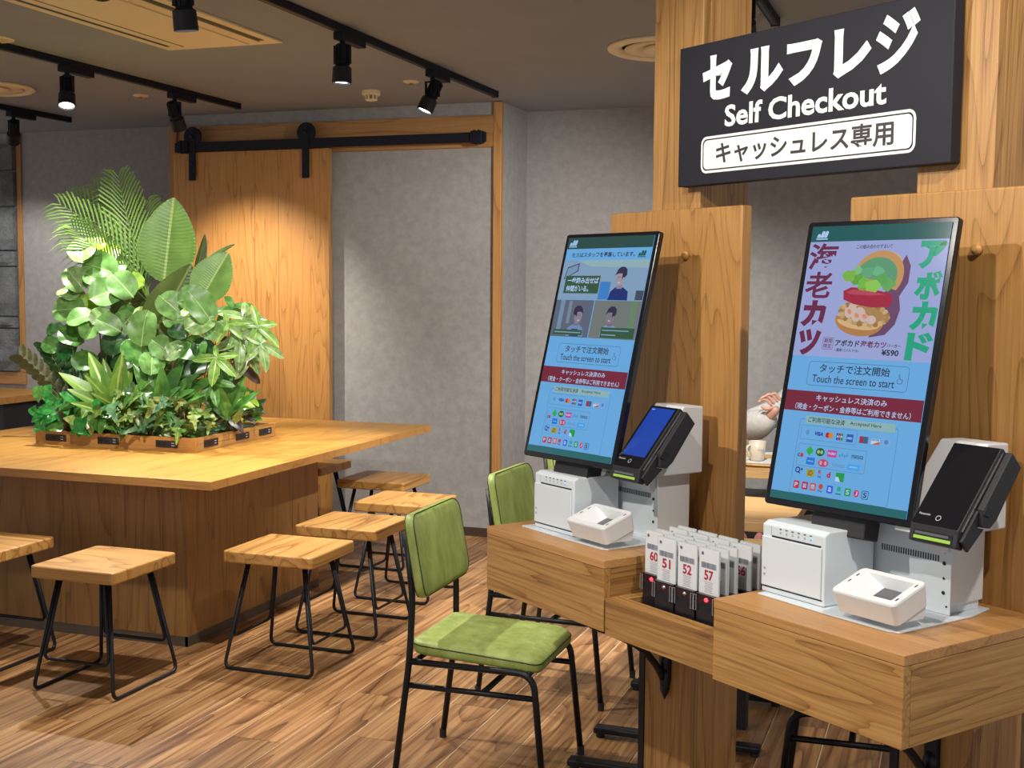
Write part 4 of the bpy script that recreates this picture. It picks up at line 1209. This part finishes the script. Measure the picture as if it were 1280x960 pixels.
# --- palm
pm = plant('palm_plant', 'feathery palm rising at the back left of the planter', -3.98, 5.60)
cr = Vector((-4.002, 5.600, 1.471))
fr_defs = [((-4.143, 5.550, 1.805), (-4.434, 5.450, 1.986)), ((-4.194, 5.620, 1.871), (-4.520, 5.660, 2.056)), ((-4.129, 5.600, 1.869), (-4.169, 5.580, 2.132)), ((-4.075, 5.660, 1.766), (-4.084, 5.700, 2.005)), ((-4.176, 5.720, 1.897), (-4.492, 5.800, 2.113)), ((-4.158, 5.500, 1.679), (-4.276, 5.350, 1.859))]
stems(pm, [([(-3.95, 5.60, SOIL), (-3.917, 5.600, 1.220), cr], .008)], 'stembrown')
for mid, tip in fr_defs:
    NL = 21; sp = bez(cr, mid, tip, NL); rnd = random.uniform(.9, 1.1)
    mb = MB(); mb.tube([p-pm.location for p in sp], [.0035*(1-.7*i/NL) for i in range(NL+1)], 5)
    for i in range(3, NL+1):
        t = (sp[min(i+1, NL)]-sp[i-1]).normalized()
        sd_ = t.cross(Vector((.35, -.9, .2))).normalized()
        l = .27*rnd*math.sin(PI*min(1, .20+.74*i/NL))**.6*random.uniform(.9, 1.08)
        for s in (-1, 1):
            d = (sd_*s*.60 + t*.95).normalized()
            p0 = sp[i]-pm.location; p1 = p0+d*l*.4+Vector((0, 0, .004)); p2 = p0+d*l*.75+Vector((0, 0, -.016)); p3 = p0+d*l*.97+Vector((0, 0, -.075*l/.25))
            nrm = d.cross(Vector((.3, -.85, .4))).normalized()*.0048
            mb.add([p0-nrm*.4, p0+nrm*.4, p1+nrm, p1-nrm, p2+nrm*.8, p2-nrm*.8, p3], [(0, 1, 2, 3), (3, 2, 4, 5), (5, 4, 6)])
    ob('frond', mb, LM['palm'], pm)

# --- big paddle leaves
bp_ = plant('paddle_leaf_plant', 'plant with huge ribbed paddle leaves in the middle of the planter', -3.86, 5.56)
PAD = [
    ('paddle', (-3.841, 5.500, 1.589), (-3.781, 5.500, 2.016), (.42,-.88,.15), .93),
    ('paddle', (-3.575, 5.420, 1.494), (-3.452, 5.480, 1.739), (.30,-.9,.12), 1.02),
    ('paddledark', (-3.839, 5.360, 1.282), (-3.645, 5.460, 1.674), (.75,-.6,.1), .72),
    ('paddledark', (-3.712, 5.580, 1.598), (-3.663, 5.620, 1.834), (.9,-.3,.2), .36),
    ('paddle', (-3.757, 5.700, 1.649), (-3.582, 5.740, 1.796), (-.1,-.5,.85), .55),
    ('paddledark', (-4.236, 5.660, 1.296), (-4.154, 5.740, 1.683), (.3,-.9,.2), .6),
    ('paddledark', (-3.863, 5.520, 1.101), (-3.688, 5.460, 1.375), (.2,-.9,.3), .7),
]
for (mt, b, t, f, w) in PAD: leaf(bp_, 'paddle', mt, b, t, f, w, 'paddle_leaf')
stems(bp_, [(bez((-3.86+.02*i, 5.56, SOIL), (-3.86, 5.56, b[2]*.5+.5), b), .006) for i, (mt, b, t, f, w) in enumerate(PAD)])

# --- round leaved branches, left and right
def round_plant(name, label, x, y, leaves, branch, mat='round'):
    p = plant(name, label, x, y)
    cur = [(bez((x, y, SOIL), *b), .005) for b in branch]
    for (px_, r, mt) in leaves:
        c = Vector(px_)
        a = random.uniform(0, 2*PI)
        face = (CAMD + Vector((random.uniform(-.5, .5), random.uniform(-.2, .3), random.uniform(-.05, .45)))).normalized()
        up_ = Vector((math.cos(a), 0, math.sin(a)*.8)); up_ = (up_-face*up_.dot(face)).normalized()
        r *= random.uniform(.78, 1.0); leaf(p, 'round', mt, c-up_*r, c+up_*r, face, random.uniform(.95, 1.1))
        k = min((q for cc in cur[:len(branch)] for q in cc[0]), key=lambda q: (q-(c-up_*r)).length)
        cur.append(([k, (k+c-up_*r)/2+Vector((0, 0, .01)), c-up_*r], .0022))
    stems(p, cur, 'stembrown')
    return p
round_plant('round_leaf_plant', 'tall branch of round coin leaves at the left side under the palm', -4.10, 5.42, [
    ((-4.263, 5.400, 1.771), .085, 'round'), ((-4.200, 5.440, 1.793), .04, 'lime'), ((-4.197, 5.420, 1.665), .085, 'round'), ((-4.290, 5.360, 1.610), .065, 'pale'), ((-4.089, 5.340, 1.530), .088, 'round'),
    ((-3.997, 5.380, 1.563), .075, 'round'), ((-4.182, 5.520, 1.754), .05, 'lime'), ((-4.129, 5.500, 1.679), .06, 'round'), ((-4.186, 5.360, 1.615), .05, 'round'), ((-4.348, 5.380, 1.536), .055, 'pale'), ((-4.266, 5.500, 1.804), .04, 'round'), ((-4.048, 5.550, 1.588), .05, 'lime')],
    [((-4.2, 5.4, 1.2), (-4.186, 5.440, 1.719)), ((-4.0, 5.4, 1.2), (-4.004, 5.420, 1.473))])
round_plant('round_leaf_plant', 'lower branch of round coin leaves at the far left of the plants', -4.22, 5.36, [
    ((-4.333, 5.340, 1.445), .08, 'round'), ((-4.188, 5.300, 1.411), .07, 'round'), ((-4.305, 5.400, 1.511), .05, 'lime'), ((-4.282, 5.340, 1.306), .065, 'mid'), ((-4.071, 5.300, 1.421), .06, 'pale'), ((-4.008, 5.280, 1.366), .07, 'round'),
    ((-4.480, 5.420, 1.249), .05, 'mid'), ((-4.376, 5.380, 1.236), .055, 'bright'), ((-4.135, 5.280, 1.344), .06, 'round'), ((-4.227, 5.440, 1.470), .05, 'lime'), ((-4.016, 5.300, 1.272), .06, 'dark'), ((-4.506, 5.480, 1.339), .05, 'dark'), ((-4.157, 5.280, 1.197), .06, 'mid'), ((-3.986, 5.360, 1.372), .06, 'round')],
    [((-4.3, 5.35, 1.0), (-4.306, 5.360, 1.388)), ((-4.1, 5.35, 1.0), (-4.038, 5.300, 1.353))])
round_plant('round_leaf_plant', 'cluster of round coin leaves in front of the big paddle leaves', -3.80, 5.36, [
    ((-3.634, 5.280, 1.463), .082, 'round'), ((-3.532, 5.260, 1.511), .07, 'round'), ((-3.425, 5.220, 1.459), .085, 'round'), ((-3.789, 5.240, 1.343), .075, 'round'), ((-3.511, 5.200, 1.450), .04, 'lime'), ((-3.449, 5.200, 1.390), .06, 'pale'),
    ((-3.523, 5.240, 1.270), .09, 'mid'), ((-3.630, 5.260, 1.401), .05, 'round'), ((-3.688, 5.240, 1.274), .06, 'round'), ((-3.867, 5.280, 1.252), .08, 'mid'), ((-3.601, 5.220, 1.246), .06, 'pale'), ((-3.721, 5.220, 1.203), .06, 'round'), ((-3.404, 5.240, 1.358), .055, 'round'),
    ((-3.855, 5.360, 1.415), .05, 'lime'), ((-3.991, 5.400, 1.412), .06, 'mid'), ((-3.576, 5.240, 1.339), .05, 'dark'), ((-3.969, 5.300, 1.193), .06, 'dark'), ((-3.436, 5.260, 1.248), .06, 'dark')],
    [((-3.85, 5.3, 1.0), (-3.818, 5.280, 1.318)), ((-3.7, 5.3, 1.1), (-3.515, 5.260, 1.442)), ((-3.75, 5.3, 1.0), (-3.587, 5.260, 1.244))])

# --- whorl leaved plants on the right
def whorl_plant(name, label, x, y, whorls, n=6, mat='pale', size=.11):
    p = plant(name, label, x, y); cur = []
    for (c, nrm, r, mt) in whorls:
        c = Vector(c); nrm = Vector(nrm).normalized()
        a = nrm.orthogonal().normalized(); b = nrm.cross(a); o_ = random.uniform(0, 6)
        cur.append((bez((x, y, SOIL), (x+.02, y, (SOIL+c.z)/2+.1), c), .0045))
        for k in range(n):
            an = o_+2*PI*k/n+random.uniform(-.2, .2)
            d = (a*math.cos(an)+b*math.sin(an)+nrm*random.uniform(.0, .35)).normalized()
            l = r*random.uniform(.8, 1.15)
            leaf(p, 'whorl', mt, c, c+d*l+Vector((0, 0, -.03)), nrm, .88)
    stems(p, cur, 'stembrown')
whorl_plant('whorl_leaf_plant', 'plant with star shaped leaf whorls at the right front of the planter', -3.56, 5.36, [
    ((-3.352, 5.220, 1.225), (.45,-.85,.35), .125, 'lance'), ((-3.389, 5.240, 1.102), (.3,-.8,.5), .10, 'mid'), ((-3.343, 5.300, 1.385), (.4,-.6,.6), .11, 'lance')], 5)
whorl_plant('whorl_leaf_plant', 'plant with pale drooping leaf whorls at the right rear of the planter', -3.52, 5.52, [
    ((-3.428, 5.480, 1.459), (.3,-.5,.8), .13, 'mid'), ((-3.330, 5.440, 1.409), (.6,-.5,.6), .14, 'pale'), ((-3.258, 5.440, 1.371), (.7,-.4,.5), .15, 'lance'), ((-3.217, 5.400, 1.286), (.7,-.5,.3), .12, 'pale'), ((-3.309, 5.360, 1.305), (.6,-.7,.4), .13, 'pale'), ((-3.280, 5.400, 1.245), (.6,-.6,.3), .12, 'pale'), ((-3.442, 5.500, 1.297), (.4,-.7,.3), .12, 'purple'), ((-3.360, 5.440, 1.181), (.6,-.7,.2), .12, 'purple')], 5)

# --- lance leaved clusters
def lance_plant(label, x, y, c, tips, mat='lance', w=1.15):
    p = plant('lance_leaf_plant', label, x, y)
    c = Vector(c)
    for t in tips:
        t = Vector(t); d = (t-c)
        b = c + Vector((random.uniform(-.03, .03), random.uniform(-.03, .03), random.uniform(-.02, .02)))
        f = CAMD + Vector((random.uniform(-.3, .3), 0, random.uniform(.2, .8)))
        leaf(p, 'lance', mat, b, t, f, w*random.uniform(.9, 1.15))
    stems(p, [([(x, y, SOIL), (Vector((x, y, SOIL))+c)/2, c], .008)])
lance_plant('bushy plant with broad pointed yellow green leaves at the left front', -4.12, 5.27, (-3.954, 5.260, 0.913), [
    (-4.141, 5.100, 1.155), (-4.063, 5.060, 1.077), (-4.038, 5.160, 1.234), (-3.984, 5.200, 1.202), (-3.864, 5.160, 1.211), (-3.743, 5.120, 1.130), (-3.679, 5.080, 1.050), (-4.020, 5.040, 1.017), (-3.946, 5.080, 1.127), (-3.867, 5.100, 1.159), (-4.130, 5.220, 1.172), (-3.892, 5.260, 1.177), (-3.879, 5.040, 1.054), (-3.740, 5.040, 1.078)])
lance_plant('dark lance leaved plant filling the middle front under the round leaves', -3.85, 5.27, (-3.708, 5.260, 0.923), [
    (-3.791, 5.200, 1.183), (-3.711, 5.180, 1.198), (-3.606, 5.140, 1.153), (-3.578, 5.200, 1.208), (-3.488, 5.160, 1.167), (-3.426, 5.160, 1.145), (-3.716, 5.120, 1.108), (-3.538, 5.100, 1.100), (-3.427, 5.120, 1.087), (-3.735, 5.260, 1.241), (-3.624, 5.080, 1.083), (-3.475, 5.100, 1.109)], 'mid')
lance_plant('dark lance leaved plant at the right side under the leaf whorls', -3.58, 5.40, (-3.407, 5.400, 0.922), [
    (-3.472, 5.340, 1.124), (-3.389, 5.340, 1.166), (-3.299, 5.340, 1.130), (-3.240, 5.360, 1.071), (-3.241, 5.280, 1.019), (-3.375, 5.280, 1.073), (-3.403, 5.450, 1.200), (-3.479, 5.300, 1.048)], 'mid', 1.1)
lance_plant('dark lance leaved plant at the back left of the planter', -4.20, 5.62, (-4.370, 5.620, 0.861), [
    (-4.654, 5.600, 1.071), (-4.555, 5.600, 1.205), (-4.497, 5.660, 1.247), (-4.340, 5.660, 1.272), (-4.186, 5.660, 1.254), (-4.061, 5.700, 1.298), (-4.452, 5.500, 1.041), (-4.323, 5.500, 1.088), (-3.911, 5.700, 1.258), (-3.763, 5.700, 1.219)], 'dark', 1.5)

# --- feather leaved olive plant sticking out to the left
zp = plant('feather_leaf_plant', 'dark olive feather leaf frond sticking out at the far left', -4.25, 5.44)
fronds = [((-4.341, 5.420, 0.882), (-4.465, 5.360, 1.092), (-4.587, 5.320, 1.188), 'olive'), ((-4.356, 5.440, 0.900), (-4.469, 5.460, 1.128), (-4.554, 5.460, 1.237), 'dark'), ((-4.346, 5.460, 0.920), (-4.455, 5.500, 1.126), (-4.514, 5.500, 1.253), 'dark')]
stems(zp, [(bez((-4.25, 5.44, SOIL), a, b), .004) for a, b, c, m_ in fronds] + [(bez(a, b, c), .0035) for a, b, c, m_ in fronds])
for a, b, c, m_ in fronds:
    sp = bez(a, b, c, 9)
    for i in range(2, 10):
        t = (sp[i]-sp[i-1]).normalized(); s_ = t.cross(Vector((.4, -.9, .3))).normalized()
        for sgn in (-1, 1):
            leaf(zp, 'zz', m_, sp[i], sp[i]+(s_*sgn*.75+t*.8).normalized()*.075, (.4, -.8, .3*sgn+.2), 1.35, 'leaflet')

# --- trailing vines along the planter edge
def vine(label, x, y, pts, mats, kind='heart', size=.055):
    p = plant('trailing_vine', label, x, y, group='trailing vines along the planter edge')
    cur = []
    for i, q in enumerate(pts):
        q = Vector(q); l = size*random.uniform(.8, 1.25)
        out = Vector((q.x-PX, q.y-PY, 0)); out = out.normalized() if out.length > 0 else Vector((0, -1, 0))
        d = (out*.55 + Vector((random.uniform(-.8, .8), random.uniform(-.4, .4), random.uniform(-.9, .35)))).normalized()
        f = (CAMD*.9 + out*.4 + Vector((random.uniform(-.4, .4), random.uniform(-.3, .3), random.uniform(0, .9)))).normalized()
        leaf(p, kind, mats[i % len(mats)], q-d*l*.5, q+d*l*.5, f, 1.0)
        cur.append((bez((x+random.uniform(-.03, .03), y+random.uniform(-.02, .02), SOIL), ((x+q.x)/2, (y+q.y)/2, q.z+.06), q-d*l*.5), .0018))
    stems(p, cur)
def spread(x0, x1, y0, y1, Y0, Y1, n):
    out = []
    for i in range(n):
        u = (i+.5)/n + random.uniform(-.4, .4)/n
        v = ((i*0.618+random.uniform(-.1, .1)) % 1)
        out.append((x0+(x1-x0)*u, Y0+(Y1-Y0)*random.random(), y1+(y0-y1)*v))
    return out
# (x range, z range, y range)
vine('bright green glossy vine spilling over the front left corner of the planter', -4.24, 5.25, spread(-4.36, -4.06, .845, 1.03, 5.08, 5.24, 44), ['bright', 'mid', 'bright', 'bright'], 'heart', .072)
vine('yellow green variegated vine along the front of the planter, left of its middle', -4.0, 5.24, spread(-4.12, -3.86, .845, .97, 5.10, 5.24, 40), ['lance', 'vari', 'mid', 'bright', 'lime'], 'heart', .075)
vine('bluish ivy along the front of the planter, right of its middle', -3.75, 5.24, spread(-3.90, -3.58, .85, 1.06, 5.08, 5.26, 44), ['blue', 'blue', 'vari', 'mid'], 'ivy', .095)
vine('small variegated vine hanging over the front right corner of the planter', -3.56, 5.26, spread(-3.62, -3.42, .83, 1.02, 5.12, 5.40, 44), ['vari', 'lance', 'blue', 'vari', 'mid'], 'ivy', .07)
vine('yellow green vine on the right rim of the planter', -3.50, 5.50, spread(-3.52, -3.40, .85, 1.0, 5.40, 5.78, 37), ['vari', 'lime', 'mid', 'dark', 'purple'], 'heart', .065)
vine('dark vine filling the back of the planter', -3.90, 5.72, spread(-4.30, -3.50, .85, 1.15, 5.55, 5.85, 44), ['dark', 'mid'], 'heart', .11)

# ------------------------------------------------------------------ things in the gap behind the kiosks
bn = thing('upholstered_bench', 'dark upholstered bench along the wall behind the farthest cafe table', 'bench', (-.60, 7.25, 0))
ob('bench_base', MB().box(-.9, .9, -.24, .24, 0, .30), M['bench'], bn)
ob('bench_seat', MB().box(-.92, .92, -.26, .26, .3005, .382), M['bench'], bn, bevel=.02)
tyl = thing('serving_tray', 'wooden serving tray with a white sheet on the farthest cafe table', 'tray', (-.86, 6.20, .7203))
ob('tray_rim', MB().lathe([(.150, 0), (.185, .006), (.19, .016), (.182, .016), (.172, .009), (.01, .008)], 40, Matrix.Scale(1.25, 4, (1, 0, 0))), M['cafe'], tyl, smooth=True)
ob('paper_sheet', MB().box(-.13, .12, -.10, .09, .0095, .0105), M['paper'], tyl)
mg = thing('coffee_mug', 'cream coffee mug standing on the serving tray', 'mug', (-.900, 6.19, .7312))
prof = [(.028, .0005), (.034, .003), (.040, .05), (.043, .096), (.040, .096), (.037, .05), (.030, .008), (.004, .007)]
ob('cup', MB().lathe(prof, 28), M['mug'], mg, smooth=True)
ob('handle', MB().tube(bez((-.030, -.028, .078), (-.062, -.072, .07), (-.028, -.025, .022), 10), .0055, 8), M['mug'], mg, smooth=True)
for k in range(4): ob('print_mark', MB().box(.0+k*.008, .005+k*.008, -.0405, -.036, .052, .060, Matrix.Rotation(.25, 4, 'Z')), M['greyl'], mg)
nw = thing('folded_paper', 'white folded sheet lying at the far edge of the cafe table behind the mug', 'paper', (-.88, 6.46, .7202), (0, 0, .1))
ob('sheet', MB().box(-.22, .2, -.09, .09, 0, .004), M['paper'], nw)
ob('sheet_fold', MB().box(-.20, .2, -.085, .085, .0045, .009), M['paper'], nw)
pk = thing('pinkish_bundle', 'small pinkish bundle glimpsed in the dark gap between two cafe tables', 'bundle', (-.68, 4.44, .0))
for i, (x, r) in enumerate(((-.055, .018), (-.015, .026), (.05, .024))):
    ob('bundle_lobe', MB().ball((x, 0, .665), (r, .02, .05), 12, 8), M['pink'], pk, smooth=True)
ob('bundle_bag', MB().prism(rrect(-.10, .30, .10, .64, .05, 4), -.04, .04, 'XZ'), M['bench'], pk, bevel=.02)
ob('bundle_strap', MB().box(-.02, .02, -.03, .03, .0, .30), M['bench'], pk)

# ------------------------------------------------------------------ seated guest
def skin_obj(name, joints, edges, mat, parent, root=0, lv=2):
    me = bpy.data.meshes.new(name)
    me.from_pydata([j[0] for j in joints], edges, [])
    me.materials.append(mat)
    o = bpy.data.objects.new(name, me); COL.objects.link(o)
    if parent: o.parent = parent
    md = o.modifiers.new('skin', 'SKIN'); md.use_smooth_shade = True
    for i, j in enumerate(joints):
        sv = me.skin_vertices[0].data[i]; r = j[1]
        sv.radius = r if isinstance(r, tuple) else (r, r)
        sv.use_root = (i == root)
    s = o.modifiers.new('sub', 'SUBSURF'); s.levels = lv; s.render_levels = lv
    return o
gx, gy = -.62, 7.12
G = thing('person', 'person in a grey sweatshirt seated behind the farthest table, one hand raised', 'person', (gx, gy, 0))
def g(x, y, z): return (x-gx, y-gy, z)
body = [
    (g(-.62, 7.12, .52), (.15, .11)), (g(-.62, 7.10, .72), (.135, .095)), (g(-.62, 7.06, .92), (.155, .10)), (g(-.62, 7.03, 1.06), (.10, .08)),
    (g(-.62, 7.00, 1.14), .052), (g(-.62, 6.97, 1.20), (.068, .075)), (g(-.62, 6.96, 1.28), (.078, .095)), (g(-.62, 6.97, 1.36), (.055, .07)),
    (g(-.78, 7.03, 1.03), .058), (g(-1.03, 6.79, .80), .043), (g(-.885, 6.64, .925), .027), (g(-.860, 6.63, .96), (.034, .022)),
    (g(-.46, 7.03, 1.03), .058), (g(-.36, 6.86, .80), .043), (g(-.50, 6.66, .775), .028), (g(-.54, 6.61, .765), (.034, .02)),
    (g(-.71, 7.0, .50), .088), (g(-.72, 6.68, .50), .062), (g(-.72, 6.72, .10), .042), (g(-.72, 6.60, .045), .038),
    (g(-.53, 7.0, .50), .088), (g(-.52, 6.68, .50), .062), (g(-.52, 6.72, .10), .042), (g(-.52, 6.60, .045), .038),
    (g(-.62, 6.862, 1.265), .014),
]
be = [(0, 1), (1, 2), (2, 3), (3, 4), (4, 5), (5, 6), (6, 7), (3, 8), (8, 9), (9, 10), (10, 11), (3, 12), (12, 13), (13, 14), (14, 15), (0, 16), (16, 17), (17, 18), (18, 19), (0, 20), (20, 21), (21, 22), (22, 23), (6, 24)]
skin_obj('body', body, be, M['skin'], G)
# fingers: raised hand curls to the left, resting hand lies on the table
def fingers(w, d, up_, n, curl, par):
    w, d, up_, n = Vector(w), Vector(d).normalized(), Vector(up_).normalized(), Vector(n).normalized()
    for i, (off, L) in enumerate(((-.026, .066), (-.009, .075), (.009, .070), (.025, .055))):
        a = w + d*.030 + up_*off
        dd = (d + up_*off*6).normalized()
        p = [a-d*.02, a+dd*L*.45, a+dd*L*.75+n*curl*L*.30, a+dd*L*.80+n*curl*L*.62]
        skin_obj('finger', [(tuple(q), r) for q, r in zip(p, (.0095, .009, .0082, .007))], [(0, 1), (1, 2), (2, 3)], M['skin'], par, 0, 1)
    a = w - up_*.022
    p = [a, a-up_*.028+d*.02+n*.012, a-up_*.03+d*.05+n*.022]
    skin_obj('thumb', [(tuple(q), r) for q, r in zip(p, (.012, .0105, .008))], [(0, 1), (1, 2)], M['skin'], par, 0, 1)
fingers(g(-.862, 6.625, .970), (-.55, -.25, .75), (.75, .1, .55), (-.55, -.2, -.75), 1., G)
fingers(g(-.545, 6.605, .765), (-.75, -.6, -.1), (.6, -.75, .1), (0, 0, -1), .35, G)
shirt = [
    (g(-.62, 7.12, .56), (.175, .14)), (g(-.62, 7.10, .72), (.165, .125)), (g(-.62, 7.06, .92), (.175, .12)), (g(-.62, 7.03, 1.07), (.11, .09)), (g(-.62, 7.01, 1.11), (.072, .07)),
    (g(-.78, 7.03, 1.035), .080), (g(-.90, 6.93, .91), .075), (g(-1.05, 6.80, .82), .098), (g(-.955, 6.71, .86), .085), (g(-.885, 6.65, .912), .046),
    (g(-.46, 7.03, 1.035), .080), (g(-.36, 6.86, .80), .066), (g(-.46, 6.71, .785), .046),
]
skin_obj('sweatshirt', shirt, [(0, 1), (1, 2), (2, 3), (3, 4), (3, 5), (5, 6), (6, 7), (7, 8), (8, 9), (3, 10), (10, 11), (11, 12)], M['sweat'], G)
tr_ = [(g(-.62, 7.13, .52), (.165, .125)), (g(-.71, 7.0, .505), .10), (g(-.72, 6.68, .505), .075), (g(-.72, 6.72, .14), .058), (g(-.53, 7.0, .505), .10), (g(-.52, 6.68, .505), .075), (g(-.52, 6.72, .14), .058)]
skin_obj('trousers', tr_, [(0, 1), (1, 2), (2, 3), (0, 4), (4, 5), (5, 6)], M['trousers'], G)
for x in (-.72, -.52):
    ob('shoe', MB().ball(g(x, 6.63, .05), (.045, .12, .0495), 14, 8), M['blackmatt'], G, smooth=True)
hm = MB()
Ph = []; Fh = []
ob('hair', MB().ball(g(-.62, 6.99, 1.315), (.092, .098, .092), 18, 12), M['hair'], G, smooth=True)
for s in (-1, 1):
    ob('eye', MB().ball(g(-.62+s*.031, 6.886, 1.285), (.012, .008, .008), 10, 6), M['white'], G, smooth=True)
    ob('pupil', MB().ball(g(-.62+s*.031, 6.880, 1.285), (.006, .004, .006), 8, 6), M['hair'], G, smooth=True)
    ob('ear', MB().ball(g(-.62+s*.082, 6.975, 1.27), (.010, .018, .028), 10, 6), M['skin'], G, smooth=True)
ob('mouth', MB().ball(g(-.62, 6.892, 1.225), (.024, .008, .006), 12, 6), M['pink'], G, smooth=True)
